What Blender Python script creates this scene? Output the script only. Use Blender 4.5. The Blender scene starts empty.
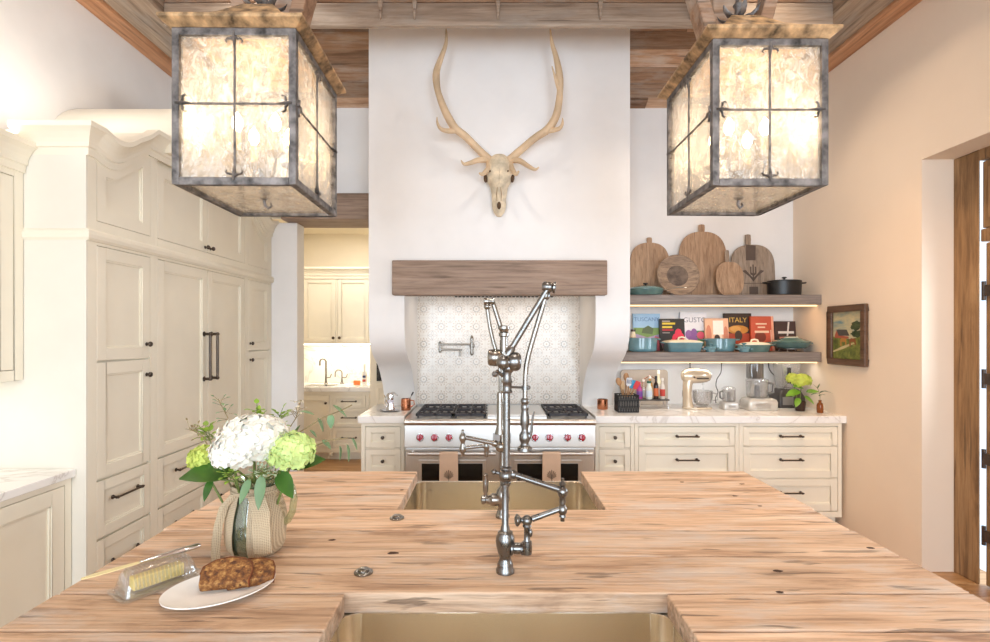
import bpy, bmesh, math, random
from mathutils import Vector, Matrix
random.seed(7)
PI = math.pi
SC = bpy.context.scene
COL = SC.collection
F, VX, VY, CZ = 525.0, 490.0, 334.0, 1.58        # focal length in pixels, vanishing point, eye height

def P(px, py, Y):                                 # photo pixel at depth Y -> point in the room
    return ((px - VX) * Y / F, Y, CZ + (VY - py) * Y / F)
def X_(px, Y): return (px - VX) * Y / F
def Z_(py, Y): return CZ + (VY - py) * Y / F

# ------------------------------------------------------------------ mesh collector
class M:
    def __init__(s): s.v, s.f, s.s, s.m = [], [], [], []
    def add(s, vs, fs, smooth=False, mat=0):
        b = len(s.v); s.v += [tuple(p) for p in vs]
        for f in fs: s.f.append([b + i for i in f]); s.s.append(smooth); s.m.append(mat)
        return s
    def box(s, x0, x1, y0, y1, z0, z1, mat=0, xf=None):
        vs = [(x, y, z) for z in (z0, z1) for y in (y0, y1) for x in (x0, x1)]
        if xf: vs = [xf @ Vector(p) for p in vs]
        return s.add(vs, [(0, 2, 3, 1), (4, 5, 7, 6), (0, 1, 5, 4), (2, 6, 7, 3), (0, 4, 6, 2), (1, 3, 7, 5)], False, mat)
    def tube(s, pts, r, n=10, mat=0, closed=False, flat=None):
        pts = [Vector(p) for p in pts]; k = len(pts)
        rr = r if isinstance(r, (list, tuple)) else [r] * k
        vs, nrm = [], None
        for i, p in enumerate(pts):
            if closed: t = pts[(i + 1) % k] - pts[i - 1]
            else: t = pts[min(i + 1, k - 1)] - pts[max(i - 1, 0)]
            if t.length < 1e-9: t = Vector((0, 0, 1))
            t.normalize()
            if nrm is None:
                a = Vector((0, 0, 1)) if abs(t.z) < .9 else Vector((1, 0, 0))
                nrm = t.cross(a).normalized()
            else:
                nrm = nrm - t * nrm.dot(t)
                if nrm.length < 1e-6: nrm = t.cross(Vector((.3, .9, .1)))
                nrm.normalize()
            bn = t.cross(nrm); fl = flat or 1
            for j in range(n):
                a = 2 * PI * j / n
                vs.append(p + (nrm * math.cos(a) + bn * math.sin(a) * fl) * rr[i])
        fs = []
        for i in range(k if closed else k - 1):
            for j in range(n):
                a, b = i * n, ((i + 1) % k) * n
                fs.append((a + j, a + (j + 1) % n, b + (j + 1) % n, b + j))
        if not closed: fs += [tuple(range(n))[::-1], tuple(range((k - 1) * n, k * n))]
        return s.add(vs, fs, True, mat)
    def lathe(s, prof, p=(0, 0, 0), d=(0, 0, 1), n=24, mat=0, sx=1, sy=1, rot=0):
        d = Vector(d).normalized(); p = Vector(p)
        if abs(d.z) > .999: u, w = Vector((1, 0, 0)), Vector((0, 1, 0)) * (1 if d.z > 0 else -1)
        else: u = d.cross(Vector((0, 0, 1))).normalized(); w = d.cross(u)
        if rot: u, w = u * math.cos(rot) + w * math.sin(rot), w * math.cos(rot) - u * math.sin(rot)
        vs, fs, rings = [], [], []
        for r, t in prof:
            if r < 1e-6: rings.append([len(vs)]); vs.append(p + d * t)
            else:
                rings.append(list(range(len(vs), len(vs) + n)))
                for j in range(n):
                    a = 2 * PI * j / n
                    vs.append(p + d * t + u * math.cos(a) * r * sx + w * math.sin(a) * r * sy)
        for A, B in zip(rings, rings[1:]):
            if len(A) == 1 and len(B) == 1: continue
            for j in range(n):
                k = (j + 1) % n
                if len(A) == 1: fs.append((A[0], B[k], B[j]))
                elif len(B) == 1: fs.append((A[j], A[k], B[0]))
                else: fs.append((A[j], A[k], B[k], B[j]))
        if len(rings[0]) > 1: fs.append(tuple(rings[0])[::-1])
        if len(rings[-1]) > 1: fs.append(tuple(rings[-1]))
        return s.add(vs, fs, True, mat)
    def shell(s, prof, **k):                       # lathe without end caps (open profile that closes on itself)
        return s.lathe(prof, **k)
    def prism(s, poly, fn, d0, d1, mat=0, smooth=False):
        n = len(poly)
        vs = [fn(u, v, d0) for u, v in poly] + [fn(u, v, d1) for u, v in poly]
        fs = [tuple(range(n))[::-1], tuple(range(n, 2 * n))]
        s.add(vs, fs, False, mat)
        return s.add(vs, [(i, (i + 1) % n, n + (i + 1) % n, n + i) for i in range(n)], smooth, mat)
    def ell(s, c, r, n=16, m=10, mat=0, xf=None):
        c = Vector(c); vs, fs = [], []
        r = r if isinstance(r, (tuple, list)) else (r, r, r)
        for i in range(1, m):
            th = PI * i / m
            for j in range(n):
                a = 2 * PI * j / n
                q = Vector((r[0] * math.sin(th) * math.cos(a), r[1] * math.sin(th) * math.sin(a), r[2] * math.cos(th)))
                vs.append(c + (xf @ q if xf else q))
        t, b = Vector((0, 0, r[2])), Vector((0, 0, -r[2]))
        vs += [c + (xf @ t if xf else t), c + (xf @ b if xf else b)]
        T, B = len(vs) - 2, len(vs) - 1
        for j in range(n):
            k = (j + 1) % n
            fs.append((T, j, k)); fs.append((B, (m - 2) * n + k, (m - 2) * n + j))
            for i in range(m - 2): fs.append((i * n + j, (i + 1) * n + j, (i + 1) * n + k, i * n + k))
        return s.add(vs, fs, True, mat)
    def loft(s, rings, mat=0, smooth=True, closed=True):
        n = len(rings[0]); vs = [p for r in rings for p in r]; fs = []
        for i in range(len(rings) - 1):
            for j in range(n if closed else n - 1):
                fs.append((i * n + j, i * n + (j + 1) % n, (i + 1) * n + (j + 1) % n, (i + 1) * n + j))
        if closed: fs += [tuple(range(n))[::-1], tuple(range((len(rings) - 1) * n, len(rings) * n))]
        return s.add(vs, fs, smooth, mat)
    def leaf(s, p, d, L, W, up=(0, 0, 1), curl=.25, mat=0, t=.0012, fold=.18, tip=.5):
        p, d = Vector(p), Vector(d).normalized(); up = Vector(up)
        side = d.cross(up)
        if side.length < 1e-4: side = d.cross(Vector((0, 1, 0)))
        side.normalize(); up = side.cross(d).normalized()
        N, vs, fs = 7, [], []
        for lay in (0, 1):
            for i in range(N):
                q = i / (N - 1)
                w = W * .5 * max(.04, math.sin(PI * min(1, q ** (tip + .25))) ** .8)
                c = p + d * (L * q) - up * (curl * L * q * q) - up * (t * lay)
                vs += [c - side * w + up * (fold * w), c, c + side * w + up * (fold * w)]
        K = N * 3
        for i in range(N - 1):
            for j in (0, 1):
                a = i * 3 + j
                fs.append((a, a + 1, a + 4, a + 3)); fs.append((K + a, K + a + 3, K + a + 4, K + a + 1))
        for i in range(N - 1):
            a = i * 3; fs.append((a, a + 3, K + a + 3, K + a)); a += 2; fs.append((a, K + a, K + a + 3, a + 3))
        return s.add(vs, fs, True, mat)
    def build(s, name, mats, parent=None, bev=0, seg=2, origin=None, sub=0, weld=False):
        off = Vector((0, 0, 0)); q = parent
        while q is not None: off += q.location; q = q.parent
        if parent is None:
            if origin is None:
                xs, ys, zs = zip(*s.v)
                origin = ((min(xs) + max(xs)) / 2, (min(ys) + max(ys)) / 2, min(zs))
            off = Vector(origin)
        me = bpy.data.meshes.new(name)
        me.from_pydata([tuple(Vector(p) - off) for p in s.v], [], s.f)
        for poly, sm, mi in zip(me.polygons, s.s, s.m): poly.use_smooth = sm; poly.material_index = mi
        for m_ in (mats if isinstance(mats, (list, tuple)) else [mats]): me.materials.append(m_)
        bm = bmesh.new(); bm.from_mesh(me)
        if weld: bmesh.ops.remove_doubles(bm, verts=bm.verts, dist=1e-5)
        else:
            # weld only so caps join their sides where smooth shading allows it
            bmesh.ops.remove_doubles(bm, verts=bm.verts, dist=1e-7)
        bmesh.ops.recalc_face_normals(bm, faces=bm.faces); bm.to_mesh(me); bm.free()
        for e in me.edges: pass
        o = bpy.data.objects.new(name, me); COL.objects.link(o)
        if parent is None: o.location = off
        else: o.parent = parent
        if bev:
            b = o.modifiers.new('bevel', 'BEVEL'); b.width = bev; b.segments = seg; b.limit_method = 'ANGLE'; b.angle_limit = math.radians(40)
        if sub:
            b = o.modifiers.new('subdivision', 'SUBSURF'); b.levels = b.render_levels = sub
        if any(s.s):
            try: me.set_sharp_from_angle(angle=math.radians(42))
            except Exception: pass
        return o

def thing(name, label, cat, loc=(0, 0, 0), group=None):
    o = bpy.data.objects.new(name, None); COL.objects.link(o); o.empty_display_size = .05
    o.location = loc; return tag(o, label, cat, group)
def tag(o, label, cat, group=None):
    o['label'] = label; o['category'] = cat
    if group: o['group'] = group
    return o
def struct(o, label=None):
    o['kind'] = 'structure'
    if label: o['label'] = label
    return o
def copy_tree(o, parent=None):
    c = o.copy(); COL.objects.link(c); c.parent = parent
    for ch in list(o.children): copy_tree(ch, c)
    return c
def faceY(Y0): return lambda u, v, d: (u, Y0 - d, v)      # a front that looks towards -Y
def faceX(X0): return lambda u, v, d: (X0 + d, u, v)      # a front that looks towards +X
def rect(u0, u1, v0, v1): return [(u0, v0), (u1, v0), (u1, v1), (u0, v1)]

# ------------------------------------------------------------------ materials
def lin(h):
    h = h.lstrip('#'); o = []
    for i in (0, 2, 4):
        c = int(h[i:i + 2], 16) / 255
        o.append(c / 12.92 if c <= .04045 else ((c + .055) / 1.055) ** 2.4)
    return tuple(o) + (1,)
class NT:
    def __init__(s, name):
        s.m = bpy.data.materials.new(name); s.m.use_nodes = True; s.t = s.m.node_tree; s.t.nodes.clear()
        s.out = s.n('ShaderNodeOutputMaterial')
    def n(s, kind, **kw):
        x = s.t.nodes.new(kind)
        for k, v in kw.items(): setattr(x, k, v)
        return x
    def l(s, a, b): s.t.links.new(a, b)
    def set(s, node, **kw):
        for k, v in kw.items():
            node.inputs[k.replace('_', ' ')].default_value = v
    def math(s, op, a, b=None, c=None, clamp=False):
        x = s.n('ShaderNodeMath', operation=op, use_clamp=clamp)
        for i, q in enumerate((a, b, c)):
            if q is None: continue
            if hasattr(q, 'is_linked'): s.l(q, x.inputs[i])
            else: x.inputs[i].default_value = q
        return x.outputs[0]
    def mix(s, fac, a, b, mode='MIX'):
        x = s.n('ShaderNodeMix', data_type='RGBA', blend_type=mode)
        for q, i in ((fac, 0), (a, 6), (b, 7)):
            if hasattr(q, 'is_linked'): s.l(q, x.inputs[i])
            else: x.inputs[i].default_value = q
        return x.outputs[2]
    def ramp(s, fac, stops, interp='LINEAR'):
        x = s.n('ShaderNodeValToRGB'); x.color_ramp.interpolation = interp
        e = x.color_ramp.elements
        while len(e) < len(stops): e.new(.5)
        for el, (p, c) in zip(e, stops): el.position = p; el.color = c if len(c) == 4 else tuple(c) + (1,)
        s.l(fac, x.inputs[0]); return x.outputs[0]
    def noise(s, vec, scale, detail=4, rough=.55, dist=0):
        x = s.n('ShaderNodeTexNoise'); s.set(x, Scale=scale, Detail=detail, Roughness=rough, Distortion=dist)
        if vec is not None: s.l(vec, x.inputs['Vector'])
        return x.outputs[0]
    def coord(s, scale=(1, 1, 1), island=0):
        c = s.n('ShaderNodeTexCoord'); mp = s.n('ShaderNodeMapping'); mp.inputs['Scale'].default_value = scale
        v = c.outputs['Object']
        if island:
            g = s.n('ShaderNodeNewGeometry'); k = s.math('MULTIPLY', g.outputs['Random Per Island'], island)
            a = s.n('ShaderNodeVectorMath', operation='ADD'); s.l(v, a.inputs[0])
            cb = s.n('ShaderNodeCombineXYZ'); [s.l(k, cb.inputs[i]) for i in range(3)]
            s.l(cb.outputs[0], a.inputs[1]); v = a.outputs[0]
        s.l(v, mp.inputs[0]); return mp.outputs[0]
    def island(s): return s.n('ShaderNodeNewGeometry').outputs['Random Per Island']
    def bsdf(s, color, rough=.5, metal=0, bump=None, bstr=.2, bdist=.01, **kw):
        b = s.n('ShaderNodeBsdfPrincipled')
        for q, k in ((color, 'Base Color'), (rough, 'Roughness'), (metal, 'Metallic')):
            if hasattr(q, 'is_linked'): s.l(q, b.inputs[k])
            else: b.inputs[k].default_value = q
        for k, v in kw.items(): b.inputs[k.replace('_', ' ')].default_value = v
        if bump is not None:
            x = s.n('ShaderNodeBump'); s.set(x, Strength=bstr, Distance=bdist); s.l(bump, x.inputs['Height']); s.l(x.outputs[0], b.inputs['Normal'])
        s.l(b.outputs[0], s.out.inputs[0]); return b
def plain(name, col, rough=.5, metal=0, var=.06, scale=8, bump=0, bscale=60, stretch=(1, 1, 1), **kw):
    t = NT(name); c = lin(col) if isinstance(col, str) else tuple(col) + (1,)
    v = t.coord(stretch); n = t.noise(v, scale, 4)
    dk = tuple(x * (1 - 2 * var) for x in c[:3]) + (1,); lt = tuple(min(1, x * (1 + var)) for x in c[:3]) + (1,)
    colr = t.ramp(n, [(.3, dk), (.7, lt)])
    bm = t.noise(v, bscale, 5) if bump else None
    t.bsdf(colr, rough, metal, bm, bump, .004, **kw); return t.m
def wood(name, dark, mid, light, axis=0, scale=1, rough=.65, isl=.35, crack=.5, bump=.4, gray=None, thr=(.32, .37), csx=1.5):
    t = NT(name); st = [9, 9, 9]; st[axis] = 1.0
    v = t.coord(tuple(x * scale for x in st), 37.3)
    n1 = t.noise(v, 1.6, 8, .68, .6); st2 = [60, 60, 60]; st2[axis] = 2.2
    v2 = t.coord(tuple(x * scale for x in st2), 11.7); n2 = t.noise(v2, 1.2, 4, .6)
    a = t.ramp(n1, [(.28, lin(dark)), (.47, lin(mid)), (.68, lin(light))])
    g = t.ramp(n2, [(.32, (.55, .52, .5)), (.5, (.95, .94, .93)), (.66, (1.12, 1.12, 1.12))])
    c = t.mix(.62, a, g, 'MULTIPLY')
    if gray:
        v3 = t.coord((1.3 * scale, 4 * scale, 4 * scale) if axis == 0 else (4 * scale, 1.3 * scale, 4 * scale), 5.1)
        n3 = t.noise(v3, 2.4, 6, .65); f = t.ramp(n3, [(.5, (0, 0, 0)), (.68, (.75, .75, .75))]); c = t.mix(f, c, lin(gray))
    st4 = [26, 26, 26]; st4[axis] = csx
    v4 = t.coord(tuple(x * scale for x in st4), 23.9); n4 = t.noise(v4, 1.1, 3, .5, .3)
    k = t.ramp(n4, [(thr[0], (1, 1, 1)), (thr[1], (0, 0, 0))]); kk = t.math('MULTIPLY', k, crack)
    c = t.mix(kk, c, lin('#2a1c12'))
    if isl:
        r = t.ramp(t.island(), [(0, (1 - isl,) * 3), (1, (1 + isl * .45,) * 3)]); c = t.mix(1, c, r, 'MULTIPLY')
    h = t.math('SUBTRACT', n2, t.math('MULTIPLY', k, .9))
    t.bsdf(c, rough, 0, h, bump, .004); return t.m
def metal(name, col, rough=.25, var=.08, scale=20, stretch=(1, 1, 1), rvar=.1):
    t = NT(name); c = lin(col); v = t.coord(stretch); n = t.noise(v, scale, 4)
    a = t.ramp(n, [(.3, tuple(x * (1 - var) for x in c[:3])), (.7, tuple(min(1, x * (1 + var)) for x in c[:3]))])
    r = t.math('MULTIPLY_ADD', n, rvar, rough - rvar / 2)
    t.bsdf(a, r, 1.0); return t.m
def emit(name, col, strength):
    t = NT(name); e = t.n('ShaderNodeEmission'); t.set(e, Color=lin(col), Strength=strength); t.l(e.outputs[0], t.out.inputs[0]); return t.m
def glass(name, tint='#ffffff', body=.12, rough=.03, seed=0, bodycol='#ffffff', scale=18, gloss=.10):
    """thin clear glass: see-through, a little reflection, some milky or seedy body"""
    t = NT(name)
    tr = t.n('ShaderNodeBsdfTransparent'); tr.inputs[0].default_value = lin(tint)
    gl = t.n('ShaderNodeBsdfGlossy'); t.set(gl, Roughness=rough)
    df = t.n('ShaderNodeBsdfTranslucent'); df.inputs[0].default_value = lin(bodycol)
    d2 = t.n('ShaderNodeBsdfDiffuse'); d2.inputs[0].default_value = lin(bodycol)
    hb = t.n('ShaderNodeMixShader'); hb.inputs[0].default_value = .35; t.l(df.outputs[0], hb.inputs[1]); t.l(d2.outputs[0], hb.inputs[2])
    m1 = t.n('ShaderNodeMixShader')
    if seed:
        v = t.coord((1, 1, .55)); n = t.noise(v, scale, 6, .7, 1.2)
        f = t.ramp(n, [(.36, (body * .25,) * 3), (.5, (body,) * 3), (.62, (min(1, body * 2.0),) * 3)]); t.l(f, m1.inputs[0])
        bp = t.n('ShaderNodeBump'); t.set(bp, Strength=.5, Distance=.01); t.l(n, bp.inputs['Height']); t.l(bp.outputs[0], gl.inputs['Normal'])
    else: m1.inputs[0].default_value = body
    t.l(tr.outputs[0], m1.inputs[1]); t.l(hb.outputs[0], m1.inputs[2])
    lw = t.n('ShaderNodeLayerWeight'); lw.inputs[0].default_value = .35
    fr = t.math('MULTIPLY_ADD', lw.outputs['Facing'], .45, gloss, True)
    m2 = t.n('ShaderNodeMixShader'); t.l(fr, m2.inputs[0]); t.l(m1.outputs[0], m2.inputs[1]); t.l(gl.outputs[0], m2.inputs[2])
    t.l(m2.outputs[0], t.out.inputs[0]); return t.m

CREAM = plain('cream_paint', '#efe8d6', .42, var=.02, scale=3, stretch=(1, 1, 1))
CREAMW = plain('warm_white_paint', '#e7e2d5', .42, var=.02, scale=3)
PLASTER = plain('white_plaster', '#f2f0ee', .8, var=.025, scale=2.2, bump=.12, bscale=14)
SCULW = plain('cream_plaster', '#f1e7d2', .85, var=.02, scale=1.6)
WALLP = plain('warm_plaster', '#ecdac6', .85, var=.02, scale=1.6, bump=.1, bscale=10)
PEWTER = metal('pewter', '#7d7c7a', .28, .1, 30)
NICKEL = metal('brushed_nickel', '#918d87', .26, .06, 40)
STEEL = metal('stainless_steel', '#cfccc8', .32, .05, 14, (40, 1, 1))
SINKM = metal('sink_steel', '#e6dbc8', .26, .015, 6, (1, 1, 1), .02)
DARKM = metal('dark_bronze', '#5a5048', .36, .12, 30)
BLACK = plain('black_enamel', '#1b1b1c', .38, var=.1)
IRON = plain('cast_iron', '#37353a', .55, var=.15, scale=30)
COPPER = metal('copper', '#d08a66', .25, .08, 20)
SILVER = metal('silver', '#d8d8da', .15, .04, 20)
TEAL = plain('teal_enamel', '#6b949d', .14, var=.16, scale=7, Coat_Weight=.5)
TEALD = plain('dark_teal_enamel', '#587874', .14, var=.12, scale=7, Coat_Weight=.5)
CERAM = plain('cream_ceramic', '#e6e2cf', .25, var=.03)
GLASSC = glass('clear_glass', '#ffffff', .05, gloss=.06)
GLASSP = glass('clear_plastic', '#f8f8f8', .14, gloss=.07)
GLASSV = glass('pitcher_glass', '#eaf1dc', .16, bodycol='#dfe8c8')
LGLASS = glass('seeded_glass', '#fffaf2', .21, .08, 1, '#f8f5f0', 26, .08)
W_ISL = wood('reclaimed_oak_counter', '#936d50', '#d6b08e', '#ebccae', 0, 1.15, .6, .2, .5, .9, '#d6c6b8', (.325, .38), 3.0)
W_CEIL = wood('reclaimed_ceiling_boards', '#7d5a44', '#b08a6c', '#cdb096', 0, .8, .75, .5, .5, .4, '#c2b6aa')
W_BEAM = wood('weathered_beam_oak', '#857262', '#ad9a88', '#c7b8a8', 0, .8, .75, .1, .45, .5, '#a39a90')
W_BEAMY = wood('weathered_side_beam_oak', '#857262', '#b09c88', '#cbb9a4', 1, .8, .75, .15, .45, .5, '#a39a90')
W_ORNG = wood('raw_ledger_pine', '#a8734f', '#c8946c', '#d2a480', 1, .8, .7, .1, .4, .4)
W_MANT = wood('mantel_wood', '#75604f', '#957d6b', '#a8917f', 0, .9, .6, .05, .4, .3)
W_SHELF = wood('grey_brown_shelf_oak', '#6a5f58', '#857972', '#9a8f87', 0, 1, .6, .05, .3, .3)
W_BRD = wood('bread_board_wood', '#8a6c54', '#b08e70', '#c4a486', 2, 2, .7, .1, .25, .2)
W_BRDG = wood('grey_board_wood', '#7f6e60', '#9f8c7a', '#b3a292', 2, 2, .7, .1, .3, .2)
W_BOWL = wood('old_bowl_wood', '#6f5b4c', '#97806c', '#b59a80', 0, 2, .7, .1, .3, .2)
W_DOOR = wood('antique_door_wood', '#5f432c', '#8f6d48', '#ad8a62', 2, 1, .65, .2, .5, .5)
W_TINT = wood('wooden_spoon_wood', '#7b5636', '#a57a52', '#bd9468', 2, 3, .6, .2, .1, .1)
W_FLOOR = wood('oak_floor_boards', '#8a6342', '#b28659', '#c79e72', 0, .8, .4, .18, .3, .2)
def marble():
    t = NT('white_marble'); v = t.coord(); n = t.noise(v, 1.1, 7, .55, 1.6)
    w = t.math('ABSOLUTE', t.math('SUBTRACT', n, .5)); f = t.ramp(w, [(0, lin('#d8d3cd')), (.012, lin('#efece8')), (.05, lin('#f5f3ef'))])
    t.bsdf(f, .18); return t.m
MARBLE = marble()
def tile_mat():
    t = NT('patterned_wall_tile'); c = t.n('ShaderNodeTexCoord'); s = t.n('ShaderNodeSeparateXYZ'); t.l(c.outputs['Object'], s.inputs[0])
    S = .1655
    def cell(off):
        u = t.math('SUBTRACT', t.math('FRACT', t.math('ADD', t.math('DIVIDE', s.outputs[0], S), 50 + off)), .5)
        v = t.math('SUBTRACT', t.math('FRACT', t.math('ADD', t.math('DIVIDE', s.outputs[2], S), 50 + off)), .5)
        return u, v
    def ring(r, R, w): return t.math('LESS_THAN', t.math('ABSOLUTE', t.math('SUBTRACT', r, R)), w)
    def mx(*a):
        q = a[0]
        for b in a[1:]: q = t.math('MAXIMUM', q, b)
        return q
    u, v = cell(.0); r = t.math('SQRT', t.math('ADD', t.math('MULTIPLY', u, u), t.math('MULTIPLY', v, v)))
    th = t.math('ARCTAN2', v, u); pet = t.math('MULTIPLY_ADD', t.math('COSINE', t.math('MULTIPLY', th, 8)), .045, .245)
    dots = t.math('MULTIPLY', t.math('GREATER_THAN', t.math('COSINE', t.math('MULTIPLY', th, 12)), .2), ring(r, .34, .028))
    u2, v2 = cell(.5); r2 = t.math('SQRT', t.math('ADD', t.math('MULTIPLY', u2, u2), t.math('MULTIPLY', v2, v2)))
    th2 = t.math('ARCTAN2', v2, u2); star = t.math('MULTIPLY_ADD', t.math('COSINE', t.math('MULTIPLY', th2, 4)), .07, .15)
    strong = mx(ring(r, .165, .022), ring(r2, star, .016))
    soft = mx(ring(r, pet, .02), dots, t.math('LESS_THAN', r2, .04), t.math('LESS_THAN', r, .05), ring(r2, .27, .013))
    grout = mx(t.math('GREATER_THAN', t.math('ABSOLUTE', u), .492), t.math('GREATER_THAN', t.math('ABSOLUTE', v), .492))
    n = t.noise(t.coord(), 5, 4)
    wear = t.ramp(n, [(.3, (.35, .35, .35)), (.65, (1, 1, 1))])
    col = t.mix(t.math('MULTIPLY', wear, t.math('MULTIPLY', soft, .75)), lin('#f3ede4'), lin('#c3ab92'))
    col = t.mix(t.math('MULTIPLY', wear, t.math('MULTIPLY', strong, .85)), col, lin('#a79f97'))
    col = t.mix(t.math('MULTIPLY', grout, .45), col, lin('#c9c2b8'))
    t.bsdf(col, .22); return t.m
TILE = tile_mat()
# ================================================================== camera
cam = bpy.data.cameras.new('camera'); co = bpy.data.objects.new('camera', cam); COL.objects.link(co)
co.location = (0, 0, CZ); co.rotation_euler = (PI / 2, 0, 0)
cam.sensor_width = 36; cam.lens = F / 990 * 36; cam.shift_x = (495 - VX) / 990; cam.shift_y = (VY - 321) / 990; cam.clip_start = .05
SC.camera = co

XL, XR, YB, YR = -2.75, 2.87, 4.97, -3.4      # side walls, hob wall, wall behind the camera
HX0, HX1, IX0, IX1 = -.97, 1.12, -.685, .845   # hood outside and its opening
# ================================================================== room shell
m = M()
yy = -3.4
while yy < 7.4:                                 # floor boards run along X
    x = -3.0 - random.random()
    while x < 3.6:
        L = random.uniform(1.2, 2.2); m.box(max(x, -3.0), min(x + L - .003, 3.3), yy, yy + .157, -.04, 0); x += L
    yy += .16
struct(m.build('floor', W_FLOOR), 'oak board floor')
m = M(); m.box(XL - .15, XL, YR, 5.0, 0, 4.5); struct(m.build('wall_left', PLASTER))
m = M()
NY0, NY1, NZ = 1.55, 3.49, 2.74                 # door niche in the right wall
m.box(XR, XR + .22, NY1, 5.15, 0, 4.5); m.box(XR, XR + .4, NY0, NY1, NZ, 4.5); m.box(XR, XR + .4, YR, NY0, 0, 4.5)
struct(m.build('wall_right', WALLP))
m = M()
m.box(HX0 - .02, XR, YB, YB + .16, 0, 4.4); m.box(XL, HX0 - .02, YB, YB + .16, 2.7, 4.4)
struct(m.build('wall_back', PLASTER))
m = M(); m.box(XL, -1.80, 4.90, 5.09, 0, 2.62)
struct(m.build('wall_pier', PLASTER, bev=.01), 'white plaster pier beside the tall cabinets')
m = M()                                         # wall behind the camera with two tall windows
for a, b in ((XL, -2.2), (-.35, .55), (2.4, XR + .2)): m.box(a, b, YR - .15, YR, 0, 4.5)
for a, b in ((-2.2, -.35), (.55, 2.4)): m.box(a, b, YR - .15, YR, 0, .25); m.box(a, b, YR - .15, YR, 3.3, 4.5)
struct(m.build('wall_front', PLASTER))
for i, (a, b) in enumerate(((-2.2, -.35), (.55, 2.4))):
    m = M()
    for x in (a, (a + b) / 2 - .03, b - .06): m.box(x, x + .06, YR - .12, YR - .05, .25, 3.3)
    for z in (.25, 1.4, 2.4, 3.24): m.box(a, b, YR - .115, YR - .06, z, z + .06)
    struct(m.build('window_%d' % (i + 1), CREAMW))
# backsplash tile inside the hood
m = M(); m.box(IX0, IX1, YB - .02, YB - .002, .92, 1.955)
o = m.build('wall_backsplash', TILE, origin=(.078 + .0827 / 2, YB - .02, .905)); struct(o, 'patterned grey and cream tile backsplash')

# ceiling: boards on a slope behind the cross beam, then a flat boarded deck
m = M(); SL = .52
def slope_z(y): return 3.71 + (YB + .03 - y) * SL
ys = [5.0, 4.87, 4.73, 4.6, 4.45, 4.31, 4.17, 4.0, 3.86, 3.7, 3.56]
for y1, y0 in zip(ys, ys[1:]):
    x = -2.75 - random.random() * .8
    while x < 2.9:
        L = random.choice((.5, .9, 1.3, 1.7, 2.2)); a, b = max(x, -2.75), min(x + L, XR)
        if b > a + .02:
            dz = random.uniform(0, .012)
            def q(x_, y_, t): return (x_, y_, slope_z(y_) - dz + t)
            vs = [q(xx, y_, t) for t in (0, .03) for y_ in (y0 + .004, y1) for xx in (a, b - .004)]
            m.add(vs, [(0, 2, 3, 1), (4, 5, 7, 6), (0, 1, 5, 4), (2, 6, 7, 3), (0, 4, 6, 2), (1, 3, 7, 5)])
        x += L
zt = slope_z(3.56)
y = 3.56
while y > YR:
    x = -2.75 - random.random()
    while x < 2.9:
        L = random.uniform(1.0, 2.4); m.box(max(x, -2.75), min(x + L - .004, XR), y - .176, y, zt, zt + .03); x += L
    y -= .18
struct(m.build('ceiling', W_CEIL), 'reclaimed board ceiling')
# beams
def beam(name, mt, *a, bev=.008, label=None): m = M(); m.box(*a); return struct(m.build(name, mt, bev=bev), label)
beam('trim_1', W_ORNG, XL, XL + .15, YR, 4.8, 3.79, 3.86)
beam('trim_2', W_BEAMY, XL + .15, XL + .45, YR, 4.8, 3.82, 4.05)
beam('trim_3', W_ORNG, XR - .15, XR, YR, 4.8, 3.79, 3.86)
beam('trim_4', W_BEAMY, XR - .45, XR - .15, YR, 4.8, 3.82, 4.05)
m = M(); m.box(-2.3, 2.42, 3.7, 3.745, 3.755, 3.915)
for px in (381, 415, 498, 600, 300, 690):
    x = X_(px, 3.7); m.prism([(x - .016, 3.915), (x + .016, 3.915), (x + .005, 3.79), (x - .005, 3.79)], faceY(3.7), .0, .03)
struct(m.build('beam_cross', W_BEAM, bev=.006), 'weathered oak cross beam over the hood')
beam('beam_upper', W_CEIL, -2.3, 2.42, 3.70, 3.80, 3.92, 4.14)
beam('beam_joist', W_BEAM, -2.3, 2.42, 2.35, 2.55, 3.6, 3.85)
beam('beam_header', W_MANT, -1.9, HX0, 4.76, 5.16, 2.62, 2.86, bev=.012, label='rough wood header beam over the scullery opening')
# struts above each lantern
for i, (cx, cy) in enumerate(((-.911, 2.2), (1.063, 2.3))):
    for sgn in (-1, 1):
        m = M(); a = math.radians(16) * sgn
        xf = Matrix.Translation((cx + sgn * .085, cy, 2.80)) @ Matrix.Rotation(a, 4, 'Y')
        m.box(-.028, .028, -.05, .05, 0, 1.0, xf=xf)
        struct(m.build('trim_strut', W_CEIL, bev=.006))
    m = M(); m.box(cx - .05, cx + .05, cy + .08, cy + .2, 2.80, 3.62); struct(m.build('trim_post', W_CEIL, bev=.006))

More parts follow.
